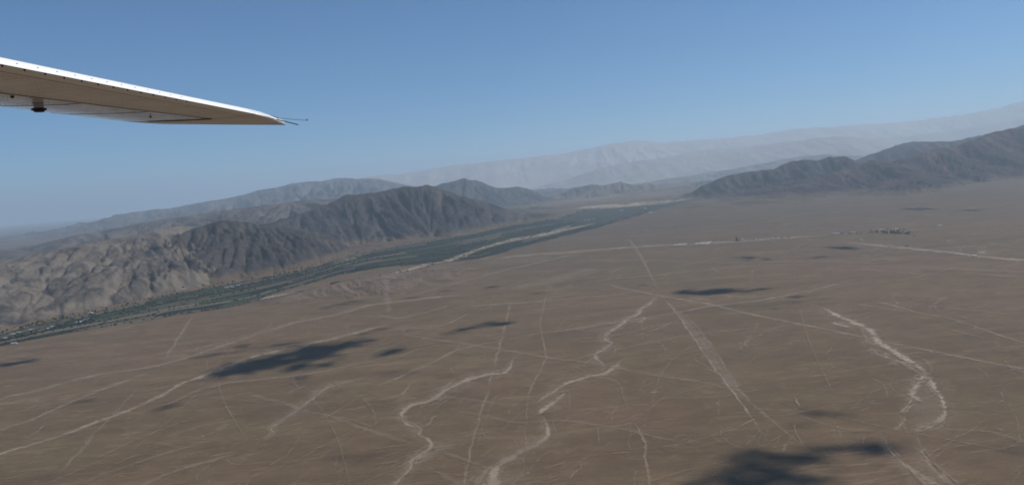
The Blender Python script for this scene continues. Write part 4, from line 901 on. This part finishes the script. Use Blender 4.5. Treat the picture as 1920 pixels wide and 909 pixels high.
for k in range(70):
    q = vpoint(rng.uniform(arc[1] + 150, arc[6]), .5 + .06 * math.sin(k * .9) + rng.normal(0, .03))
    if ground(*q) < -5: tree(q[0], q[1], rng.uniform(1.0, 1.9), 'dark bushy tree in the loose row along the left fields of the valley', 'trees in the loose row on the left fields')
for k in range(64):
    a, b = PLACES['grove']; f_ = rng.random()
    tree(a[0] + (b[0] - a[0]) * f_ + rng.normal(0, 20), a[1] + (b[1] - a[1]) * f_ + rng.normal(0, 115), rng.uniform(.9, 1.6),
         'dark green tree in the irrigated grove near the distant village', 'trees of the grove by the village')
for (x, y) in PLACES['houses_village'][:12] + PLACES['houses_road']:
    for _ in range(2): tree(x + rng.normal(0, 26), y + rng.normal(0, 45), rng.uniform(.6, 1.1), 'small dark tree beside the scattered houses along the far road', 'trees beside the far road houses')
for (x, y) in PLACES['houses_left'] + PLACES['houses_foot']:
    for _ in range(3): tree(x + rng.normal(0, 30), y + rng.normal(0, 40), rng.uniform(.6, 1.2), 'small green tree beside the houses at the foot of the pale hills', 'trees beside the hill foot houses')

# ------------------------------------------------------------------ houses and yards
M_WALLS = [plain_mat('house_white_wall', (.62, .58, .53)), plain_mat('house_pink_wall', (.50, .38, .34)), plain_mat('house_adobe_wall', (.33, .27, .21))]
M_ROOF = plain_mat('house_flat_roof', (.42, .38, .34)); M_TIN = plain_mat('house_tin_roof', (.48, .49, .5), .5, .3)
M_DARK = plain_mat('dark_opening', (.02, .02, .022))
def box(bm, x0, x1, y0, y1, z0, z1):
    v = [bm.verts.new(c) for c in ((x0, y0, z0), (x1, y0, z0), (x1, y1, z0), (x0, y1, z0), (x0, y0, z1), (x1, y0, z1), (x1, y1, z1), (x0, y1, z1))]
    for q in ((3, 2, 1, 0), (4, 5, 6, 7), (0, 1, 5, 4), (1, 2, 6, 5), (2, 3, 7, 6), (3, 0, 4, 7)): bm.faces.new([v[i] for i in q])
def bmesh_obj(bm, nm, mat):
    me = bpy.data.meshes.new(nm); bm.to_mesh(me); bm.free(); me.materials.append(mat); return me
HOUSES = []
for i in range(4):
    w, d, h = [(14, 9, 4), (20, 10, 4.5), (11, 11, 6.5), (26, 9, 4)][i]
    bm = bmesh.new(); box(bm, -w / 2, w / 2, -d / 2, d / 2, -1.5, h)
    box(bm, w / 2, w / 2 + 5, -d / 2 + 1, d / 2 - 2, -1.5, h * .72)          # side wing
    for (a, b, c, e) in ((-w / 2, w / 2, -d / 2, -d / 2 + .3), (-w / 2, w / 2, d / 2 - .3, d / 2), (-w / 2, -w / 2 + .3, -d / 2 + .3, d / 2 - .3)): box(bm, a, b, c, e, h + .003, h + .6)
    wall = bmesh_obj(bm, 'wall', M_WALLS[i % 3])
    bm = bmesh.new()
    if i % 2: 
        v = [bm.verts.new(c) for c in ((-w / 2 - .5, -d / 2 - .6, h + .62), (w / 2 + .5, -d / 2 - .6, h + .62), (w / 2 + .5, d / 2 + .6, h + 1.8), (-w / 2 - .5, d / 2 + .6, h + 1.8),
                                   (-w / 2 - .5, -d / 2 - .6, h + .75), (w / 2 + .5, -d / 2 - .6, h + .75), (w / 2 + .5, d / 2 + .6, h + 1.95), (-w / 2 - .5, d / 2 + .6, h + 1.95))]
        for q in ((3, 2, 1, 0), (4, 5, 6, 7), (0, 1, 5, 4), (1, 2, 6, 5), (2, 3, 7, 6), (3, 0, 4, 7)): bm.faces.new([v[k] for k in q])
    else: box(bm, -w / 2 + .4, w / 2 - .1, -d / 2 + .4, d / 2 - .4, h + .01, h + .2)
    roof = bmesh_obj(bm, 'roof', M_TIN if i % 2 else M_ROOF)
    bm = bmesh.new(); box(bm, -.6, .6, -d / 2 - .06, -d / 2 + .02, 0, 2.2)
    for xx in (-w * .32, w * .3): box(bm, xx - .8, xx + .8, -d / 2 - .06, -d / 2 + .02, 1.1, 2.4)
    openings = bmesh_obj(bm, 'door_and_windows', M_DARK)
    HOUSES.append((wall, roof, openings))
ONES = 'first second third fourth fifth sixth seventh eighth ninth tenth eleventh twelfth thirteenth fourteenth fifteenth sixteenth seventeenth eighteenth nineteenth'.split()
TENS = ['', '', 'twentieth', 'thirtieth', 'fortieth', 'fiftieth', 'sixtieth', 'seventieth', 'eightieth', 'ninetieth']
TEN = ['', '', 'twenty', 'thirty', 'forty', 'fifty', 'sixty', 'seventy', 'eighty', 'ninety']
def ordinal(n):
    if n < 20: return ONES[n - 1]
    return TENS[n // 10] if n % 10 == 0 else TEN[n // 10] + '-' + ONES[n % 10 - 1]
def number_row(group, phrase):
    '''each member of a scattered row is told apart by its place in it, from left to right'''
    row = sorted((o for o in COL.objects if o.get('group') == group), key=lambda o: math.atan2(o.location.x, o.location.y))
    for k, o in enumerate(row): o['label'] = '%s, %s from the left' % (phrase, ordinal(k + 1))
def house(p, lab, grp, sc=1.0, kinds=(0, 1, 2, 3)):
    x, y = p; z = float(ground(x, y)); a, b, c = HOUSES[kinds[rng.integers(0, len(kinds))]]
    e = bpy.data.objects.new('house', None); COL.objects.link(e); e.location = (x, y, z); e.scale = (sc,) * 3; e.rotation_euler = (0, 0, rng.uniform(-.5, .5))
    link('wall', a, e); link('roof', b, e); link('door', c, e); tag(e, lab, 'house', grp)
for p in PLACES['houses_yard']: house(p, 'low pale shed standing in one of the bare walled yards by the road', 'sheds in the walled yards', 1.2, (0, 3))
for p in PLACES['houses_road']: house(p, 'low flat roofed house along the far road between yards and village', 'houses along the far road', 1.1)
for p in PLACES['houses_village']: house(p, 'low flat roofed house of the scattered far village around the grove', 'houses of the far village', 1.2)
for p in PLACES['houses_foot']: house(p, 'pale house in the small cluster at the foot of the dark hill', 'houses at the foot of the dark hill', 1.15, (0, 1, 3))
for p in PLACES['houses_left']: house(p, 'pale house at the foot of the eroded pale hills beside the fields', 'houses at the foot of the pale hills', 1.0, (0, 1, 3))
for p in PLACES['houses_up']: house(p, 'pale house among the dark trees of the upper valley', 'houses of the upper valley', 1.6, (0, 1, 3))
house(PLACES['house_lone'], 'lone pale farmhouse on the plain side of the green valley at the far left', None, 1.2, (1,))

for grp, phrase in (('trees in the loose row on the left fields', 'dark bushy tree in the loose row along the left valley fields'),
        ('trees of the grove by the village', 'dark green tree in the grove beside the distant village'),
        ('trees beside the far road houses', 'small dark tree beside the scattered far road houses'),
        ('trees beside the hill foot houses', 'small green tree beside the houses at the hill foot'),
        ('sheds in the walled yards', 'low pale shed in the bare walled yards'), ('houses along the far road', 'low house on the far road between yards and village'),
        ('houses of the far village', 'low flat house of the far village around the grove'), ('houses at the foot of the dark hill', 'pale house in the cluster below the dark hill'),
        ('houses at the foot of the pale hills', 'pale house at the foot of the eroded pale hills'), ('houses of the upper valley', 'pale house among dark trees of the upper valley')):
    number_row(grp, phrase)

M_YARD = plain_mat('bare_pale_earth', (.27, .225, .18), .9, 0, .1, .2, .02)
M_YWALL = plain_mat('yard_wall', (.36, .30, .24))
for k, quad in enumerate(PLACES['yards']):
    c = np.mean(np.array(quad), 0); z = float(ground(*c)) + 2.4
    e = bpy.data.objects.new('walled_yard', None); COL.objects.link(e); e.location = (c[0], c[1], z)
    q = np.array(quad) - c
    V, Fc = [], []
    n = 7
    for j in range(n):
        for i in range(n):
            a = q[0] + (q[1] - q[0]) * i / (n - 1); b = q[3] + (q[2] - q[3]) * i / (n - 1); p_ = a + (b - a) * j / (n - 1)
            V.append((p_[0], p_[1], float(ground(*(p_ + c))) + 1.4 - z))
    for j in range(n - 1):
        for i in range(n - 1): Fc.append((j * n + i, j * n + i + 1, (j + 1) * n + i + 1, (j + 1) * n + i))
    link('yard_floor', np_mesh('yard_floor', V, Fc, M_YARD), e)
    for i in range(4):
        a, b = q[i], q[(i + 1) % 4]; u_ = (b - a) / np.linalg.norm(b - a); nn = np.array([-u_[1], u_[0]]) * .4
        bm = bmesh.new(); vv = []
        for zz in (-4.5, 1.4):
            for w_ in (a + nn, b + nn, b - nn, a - nn): vv.append(bm.verts.new((w_[0], w_[1], zz)))
        for f_ in ((3, 2, 1, 0), (4, 5, 6, 7), (0, 1, 5, 4), (1, 2, 6, 5), (2, 3, 7, 6), (3, 0, 4, 7)): bm.faces.new([vv[w_] for w_ in f_])
        link('yard_wall', bmesh_obj(bm, 'yard_wall', M_YWALL), e)
    tag(e, 'smaller bare walled yard left of the other one on the far road' if k == 0 else 'larger bright walled yard right of the smaller one on the far road', 'yard')

# ------------------------------------------------------------------ lookout tower by the road
def bar(bm, a, b, w):
    a, b = Vector(a), Vector(b); d = (b - a); q = d.to_track_quat('Z', 'Y').to_matrix()
    x, y = q @ Vector((w / 2, 0, 0)), q @ Vector((0, w / 2, 0))
    v = [bm.verts.new(p + sx * x + sy * y) for p in (a, b) for sx, sy in ((-1, -1), (1, -1), (1, 1), (-1, 1))]
    for f_ in ((3, 2, 1, 0), (4, 5, 6, 7), (0, 1, 5, 4), (1, 2, 6, 5), (2, 3, 7, 6), (3, 0, 4, 7)): bm.faces.new([v[i] for i in f_])
M_STEEL = plain_mat('dark_painted_steel', (.05, .05, .055), .5, .4); M_WHITE_PANEL = plain_mat('white_panel', (.7, .7, .68))
tx, ty = PLACES['tower']
tw = bpy.data.objects.new('lookout_tower', None); COL.objects.link(tw); tw.location = (tx, ty, float(ground(tx, ty))); tw.scale = (.7, .7, .85)
tag(tw, 'tall dark lattice lookout tower with a white cabin beside the far road', 'tower')
for sx, sy in ((-1, -1), (1, -1), (1, 1), (-1, 1)):
    bm = bmesh.new(); bar(bm, (sx * 7, sy * 7, -1), (sx * 4, sy * 4, 40), 1.6); link('leg', bmesh_obj(bm, 'leg', M_STEEL), tw)
for k in range(5):
    bm = bmesh.new(); z0, z1 = k * 8, (k + 1) * 8; a = 7 - 3 * z0 / 40; b = 7 - 3 * z1 / 40
    for i, (p, q) in enumerate((((-1, -1), (1, -1)), ((1, -1), (1, 1)), ((1, 1), (-1, 1)), ((-1, 1), (-1, -1)))):
        bar(bm, (p[0] * a, p[1] * a, z0), (q[0] * b, q[1] * b, z1), .9); bar(bm, (q[0] * a, q[1] * a, z0), (p[0] * b, p[1] * b, z1), .9)
    link('brace', bmesh_obj(bm, 'brace', M_STEEL), tw)
bm = bmesh.new(); box(bm, -6, 6, -6, 6, 40, 41); link('platform', bmesh_obj(bm, 'platform', M_STEEL), tw)
bm = bmesh.new(); box(bm, -4.5, 4.5, -4.5, 4.5, 41.01, 45); link('cabin', bmesh_obj(bm, 'cabin', M_WHITE_PANEL), tw)
bm = bmesh.new(); box(bm, -5.5, 5.5, -5.5, 5.5, 45.01, 45.8); link('roof', bmesh_obj(bm, 'roof', M_STEEL), tw)

# ------------------------------------------------------------------ dust plume rising from the plain
dx, dy = PLACES['dust']; dz = float(ground(dx, dy))
bm = bmesh.new(); rings = []
for k in range(11):
    h = k / 10 * 165 + 1; rad = 11 + 9 * math.sin(min(1, k / 8) * 2.2) + 6 * math.sin(k * 2.1)
    rings.append([bm.verts.new((math.cos(a) * rad * (1 + .15 * math.sin(3 * a + k)) + .05 * h * math.sin(k), math.sin(a) * rad, h)) for a in np.linspace(0, 2 * math.pi, 14, endpoint=False)])
for k in range(10):
    for i in range(14): bm.faces.new((rings[k][i], rings[k][(i + 1) % 14], rings[k + 1][(i + 1) % 14], rings[k + 1][i]))
bm.faces.new(rings[0][::-1]); bm.faces.new(rings[-1])
t = NT('dust_air'); t.n.remove(t.b); pv = t.add('ShaderNodeVolumePrincipled')
pv.inputs['Color'].default_value = (.72, .62, .52, 1); pv.inputs['Density'].default_value = .0045
t.l.new(pv.outputs[0], t.out.inputs['Volume'])
dp = link('dust_plume', bmesh_obj(bm, 'dust_plume', t.m), None, (dx, dy, dz))
tag(dp, 'thin pale column of dust rising from the plain near the bluff', 'dust plume', kind='stuff')

# ------------------------------------------------------------------ small clouds high above, outside the view; they shade the plain
t = NT('cloud_white'); t.color((.82, .82, .83)); M_CLOUD = t.m
CLOUD_Z = 4300.0
for lab, blobs in CLOUDS:
    b = np.array(blobs, float); c = b[:, :2].mean(0)
    V, Fc, o = [], [], 0
    faint = any(w in lab for w in ('faint', 'wispy', 'streaky', 'thin'))
    for x, y, ax, ay in b:
        big = ax * ay > 9000
        m = int(np.clip(ax * ay / 330, 12, 46) * (1 if not faint else .6))
        for k in range(m):
            a = rng.uniform(0, 6.28); q = math.sqrt(rng.random()) * (.95 if not faint else 1.1)
            core = rng.random() < (.72 if lab.startswith('large ') else .22 if lab.startswith('largest') else .3 if faint else .75 if ('distant' in lab or 'far' in lab) else .6)
            rx = rng.uniform(.17, .34) if core else rng.uniform(.05, .17)
            q = q * .62 if core else q * 1.25
            px, py = x - c[0] + math.cos(a) * q * ax, y - c[1] + math.sin(a) * q * ay
            r0 = rx * min(ax, ay) * 1.4
            V.append(IV2 * (1 + .22 * rng.normal(0, 1, (len(IV2), 1))) * np.array([max(rx * ax, .6 * r0), max(rx * ay, .6 * r0), .5 * r0 + 5]) + np.array([px, py, rng.uniform(0, .5) * r0]))
            Fc.append(IF2 + o); o += len(IV2)
    k = (CLOUD_Z - 0) / SUN_DIR.z
    zz = float(ground(c[0], c[1])); k = (CLOUD_Z - zz) / SUN_DIR.z
    ob = link('cloud', np_mesh('cloud', np.concatenate(V), np.concatenate(Fc), M_CLOUD, True), None, (c[0] + SUN_DIR.x * k, c[1] + SUN_DIR.y * k, CLOUD_Z))
    tag(ob, 'small white ' + lab, 'cloud', 'small clouds above the plain')

# ------------------------------------------------------------------ aircraft wing reaching into the view
SPAN = RGT * (cr * 60 / 1478 + sr * 134.5 / 1478) + UPV * (-sr * 60 / 1478 + cr * 134.5 / 1478) + FWD   # along the wing, per metre of depth
ORIG = Vector((0, 0, EYE))
wing = bpy.data.objects.new('aircraft_wing', None); COL.objects.link(wing)
WROOT = ORIG + SPAN * 1.0 - RGT * 3.0 + UPV * .75
wing.location = WROOT
tag(wing, 'white high wing of a small aircraft reaching in from the left, seen from below', 'aircraft wing')
def WP(left, up, depth): return ORIG + SPAN * depth - RGT * left + UPV * up - WROOT

t = NT('wing_white_paint')
nn = t.noise(t.pos(), 6.0, 5, .65); n3 = t.noise(t.pos((1, .15, 1)), 22.0, 4, .6)
col = t.mix(t.val(nn, .35, .75, 0, .5), (.80, .79, .765), (.70, .68, .64))
col = t.mix(t.val(n3, .58, .78, 0, .35), col, (.52, .50, .47))
n4 = t.noise(t.pos((.5, 6, 6)), 5.0, 5, .7)
col = t.mix(t.val(n4, .50, .70, 0, .45), col, (.40, .375, .34))
t.color(col); t.b.inputs['Roughness'].default_value = .32; t.b.inputs['Specular IOR Level'].default_value = .5
t.l.new(t.val(nn, .3, .7, .26, .42), t.b.inputs['Roughness'])
M_PAINT = t.m
t = NT('wing_gloss_paint')
nn = t.noise(t.pos((1, .3, 1)), 9.0, 5, .65)
n5 = t.noise(t.pos((1.5, .5, 1)), 26.0, 5, .75)
t.color(t.mix(t.val(n5, .56, .66, 0, .75), t.mix(t.val(nn, .4, .7, 0, .6), (.78, .78, .77), (.60, .59, .57)), (.22, .21, .20))); t.b.inputs['Specular IOR Level'].default_value = .6
t.l.new(t.val(nn, .3, .7, .10, .24), t.b.inputs['Roughness'])
t.bump(t.noise(t.pos((1, .25, 1)), 5.0, 3, .5), .004, .6)
t.b.inputs['Coat Weight'].default_value = .6; t.b.inputs['Coat Roughness'].default_value = .08
M_GLOSS = t.m
M_BLACK = plain_mat('black_rubber', (.012, .012, .014), .5, 0, .4, .1, 20)
M_GREYM = plain_mat('grey_metal', (.26, .26, .26), .4, .5, .5, .1, 20)
M_STRIPW = plain_mat('aileron_white_paint', (.86, .855, .84), .4, 0, .4, .04, 5)

def loft(name, secs, mat, smooth=True, close=False, parent=wing):
    """secs: list of (depth, [(left, up), ...]) with the same count of profile points"""
    bm = bmesh.new(); rows = [[bm.verts.new(WP(l, u, d)) for l, u in prof] for d, prof in secs]
    n = len(rows[0])
    for a, b in zip(rows, rows[1:]):
        for i in range(n - 1 + (1 if close else 0)):
            q = bm.faces.new((a[i], a[(i + 1) % n], b[(i + 1) % n], b[i])); q.smooth = smooth
    if close:
        bm.faces.new(rows[0][::-1]); bm.faces.new(rows[-1])
    bmesh.ops.recalc_face_normals(bm, faces=bm.faces)
    return link(name, bmesh_obj(bm, name, mat), parent)

DEP = [1.0, 2.4, 3.7, 4.6, 5.5, 6.2, 6.7]
def crease(d): return 3.17 - .035 * max(0, d - 3.7) * 2.0
def und(d, k=0.0):
    """underside from hinge line to the crease and on to the nose, as (left, up)"""
    c = crease(d)
    return [(2.64, .699), (2.85, .696), (c, .697)]
def nose(d):
    c = crease(d)
    return [(c, .697), (c + .12, .6965), (c + .30, .704), (3.62, .722), (3.76, .741), (3.83, .758), (3.86, .785), (3.83, .815), (3.7, .845), (3.4, .868), (3.0, .845), (2.66, .778)]
DIN = DEP + [7.0]
loft('rear_skin', [(d, und(d)) for d in DIN], M_PAINT)
loft('forward_skin', [(d, nose(d)) for d in DIN], M_GLOSS)
# aileron with its sunlit upper face, blunt trailing edge
loft('aileron', [(d, [(2.636, .700), (2.517, .7000), (2.512, .7012), (2.53, .7125), (2.58, .745), (2.655, .775), (2.656, .73)]) for d in DIN], M_STRIPW, False, True)
# drooped tip cap
tip = [(7.0, [(3.86, .765), (3.4, .716), (3.0, .700), (2.56, .697), (2.517, .700), (2.53, .7125), (2.655, .775), (3.0, .846), (3.4, .868), (3.83, .82)]),
       (7.3, [(3.80, .752), (3.4, .712), (3.0, .688), (2.56, .690), (2.517, .699), (2.53, .7125), (2.655, .775), (3.0, .836), (3.4, .852), (3.78, .80)]),
       (7.52, [(3.75, .748), (3.4, .716), (3.0, .683), (2.55, .668), (2.512, .690), (2.53, .7125), (2.65, .770), (3.0, .815), (3.4, .82), (3.72, .785)]),
       (7.74, [(3.68, .746), (3.4, .722), (3.0, .687), (2.50, .645), (2.488, .651), (2.515, .694), (2.58, .722), (3.0, .760), (3.4, .765), (3.64, .765)])]
tc = loft('wing_tip', tip, M_PAINT, True, True)
loft('tip_joint', [(7.0, [(crease(7) + .55, .7145), (crease(7) + .25, .7005), (crease(7) - .02, .6935)]), (7.06, [(crease(7) + .55, .7105), (crease(7) + .25, .6965), (crease(7) - .02, .6895)])], M_BLACK, True, True)
# seam strip along the crease, dark joint line
loft('seam_strip', [(d, [(crease(d) - .012, .6945), (crease(d) + .016, .6945), (crease(d) + .016, .699), (crease(d) - .012, .699)]) for d in DIN[1:]], M_GREYM, False, True)

def dome(r, h, seg=8):
    bm = bmesh.new(); rows = []
    for k in range(3):
        a = k / 3 * math.pi / 2
        rows.append([bm.verts.new((math.cos(a) * r * math.cos(q), math.cos(a) * r * math.sin(q), -math.sin(a) * h)) for q in np.linspace(0, 2 * math.pi, seg, endpoint=False)])
    top = bm.verts.new((0, 0, -h))
    for a, b in zip(rows, rows[1:]):
        for i in range(seg): bm.faces.new((a[i], a[(i + 1) % seg], b[(i + 1) % seg], b[i]))
    for i in range(seg): bm.faces.new((rows[-1][i], rows[-1][(i + 1) % seg], top))
    bm.faces.new(rows[0][::-1]); bmesh.ops.recalc_face_normals(bm, faces=bm.faces); return bm
BOLT = bmesh_obj(dome(.0055, .010), 'bolt', M_BLACK); RIV = bmesh_obj(dome(.006, .004), 'rivet', M_GREYM)
for k in range(13):
    d = 3.735 * (1 + .043 * k)
    link('bolt', BOLT, wing, WP(2.520, .6995, d))
    link('rivet', RIV, wing, WP(2.556, .7290, d)).rotation_euler = (0, math.radians(150), 0)
# rows of rivets along the skins: too small to pick apart
V, Fc, o = [], [], 0
for l0, st in ((2.70, .05), (crease(3.7) + .10, .04), (crease(3.7) + .33, .04), (crease(3.7) - .06, .05), (3.68, .04)):
    for d in np.arange(3.2, 6.95, st):
        c = crease(d); l = l0 + (c - crease(3.7) if l0 > 3 else 0)
        prof = und(d) + nose(d)[:6]; u_ = np.interp(l, [p[0] for p in prof], [p[1] for p in prof])
        q = WP(l, u_ - .0005, d); r0 = .0035
        for a in np.linspace(0, 2 * math.pi, 6, endpoint=False): V.append((q.x + r0 * math.cos(a), q.y + r0 * math.sin(a), q.z - .0005))
        V.append((q.x, q.y, q.z - .0025))
        for i in range(6): Fc.append((o + i, o + (i + 1) % 6, o + 6))
        o += 7
for dd in (3.95, 4.55, 5.2, 5.85, 6.45):                       # rib rows across the chord
    for l in np.arange(2.7, 3.75, .035):
        prof = und(dd) + nose(dd)[:6]; u_ = np.interp(l, [p[0] for p in prof], [p[1] for p in prof]); q = WP(l, u_ - .0005, dd); r0 = .0035
        for a in np.linspace(0, 2 * math.pi, 6, endpoint=False): V.append((q.x + r0 * math.cos(a), q.y + r0 * math.sin(a), q.z - .0005))
        V.append((q.x, q.y, q.z - .0025))
        for i in range(6): Fc.append((o + i, o + (i + 1) % 6, o + 6))
        o += 7
tag(link('rivet_rows', np_mesh('rivet_rows', V, Fc, M_GREYM), wing), kind='stuff')
for dd in (4.4, 5.3, 6.1):                                      # overlapping skin panels ahead of the crease
    loft('skin_lap', [(dd, [(l, u - .0016) for l, u in nose(dd)[:6]]), (dd + .03, [(l, u - .0016) for l, u in nose(dd + .03)[:6]])], M_GREYM, True)
# fuel vent under the wing
fv = bpy.data.objects.new('fuel_vent', None); COL.objects.link(fv); fv.parent = wing; fv.location = WP(3.26, .702, 5.15)
def cyl(nm, r1, r2, z0, z1, mat, seg=20):
    bm = bmesh.new(); bmesh.ops.create_cone(bm, cap_ends=True, segments=seg, radius1=r1, radius2=r2, depth=abs(z1 - z0), matrix=Matrix.Translation((0, 0, (z0 + z1) / 2)))
    return link(nm, bmesh_obj(bm, nm, mat), fv)
cyl('base_ring', .036, .036, -.004, .0, M_GREYM); cyl('neck', .030, .030, -.038, -.0045, plain_mat('vent_grey', (.42, .43, .43), .4))
cyl('flange', .045, .045, -.050, -.0385, M_BLACK); cyl('cap', .030, .033, -.061, -.0505, M_BLACK)
link('drain_plug', bmesh_obj(dome(.012, .012), 'drain_plug', M_BLACK), wing, WP(3.16, .6965, 4.75))
link('drain_plug', bpy.data.meshes['drain_plug'], wing, WP(3.2, .6975, 6.5))
# static wicks at the tip
def rod(nm, a, b, w, mat):
    bm = bmesh.new(); bar(bm, a, b, w); return link(nm, bmesh_obj(bm, nm, mat), wing)
k = 7.6
def wpx(u, v, d):
    du, dv = (u - 1020) * d / 1478, (320 - v) * d / 1478
    return WP(-(du * cr + dv * sr), -du * sr + dv * cr, d)
w1 = rod('static_wick', WP(2.565, .705, 7.55), WP(2.31, .622, 7.55), .0085, M_BLACK)
w2 = rod('static_wick', WP(2.56, .712, 7.6), WP(2.285, .674, 7.75), .0045, M_GREYM)
link('wick_tip', bmesh_obj(dome(.008, .014), 'wick_tip', M_BLACK), w2, WP(2.283, .684, 7.75))
rod('antenna_rod', WP(2.80, .760, 7.5), WP(2.555, .716, 7.62), .006, M_GREYM)
rod('wick_base', WP(2.575, .722, 7.55), WP(2.525, .70, 7.6), .022, M_BLACK)

# ------------------------------------------------------------------ haze: the dusty air between here and the mountains
zl = float(Z.min()) - 1.5; zh = max(float(Z.max()), EYE + 10) + 25
bm = bmesh.new(); box(bm, -125000, 125000, -125000, 125000, zl, zh)
t = NT('haze_air'); t.n.remove(t.b); pv = t.add('ShaderNodeVolumePrincipled')
pv.inputs['Color'].default_value = (.68, .85, 1.0, 1); pv.inputs['Density'].default_value = 2.6e-5; pv.inputs['Anisotropy'].default_value = .2
t.l.new(pv.outputs[0], t.out.inputs['Volume']); t.m.cycles.volume_sampling = 'DISTANCE'
hz = link('haze', bmesh_obj(bm, 'haze', t.m)); tag(hz, 'pale blue haze hanging over the whole desert and its mountains', 'haze', kind='stuff')
print('haze', zl, zh, 'cells', NR, NT_)
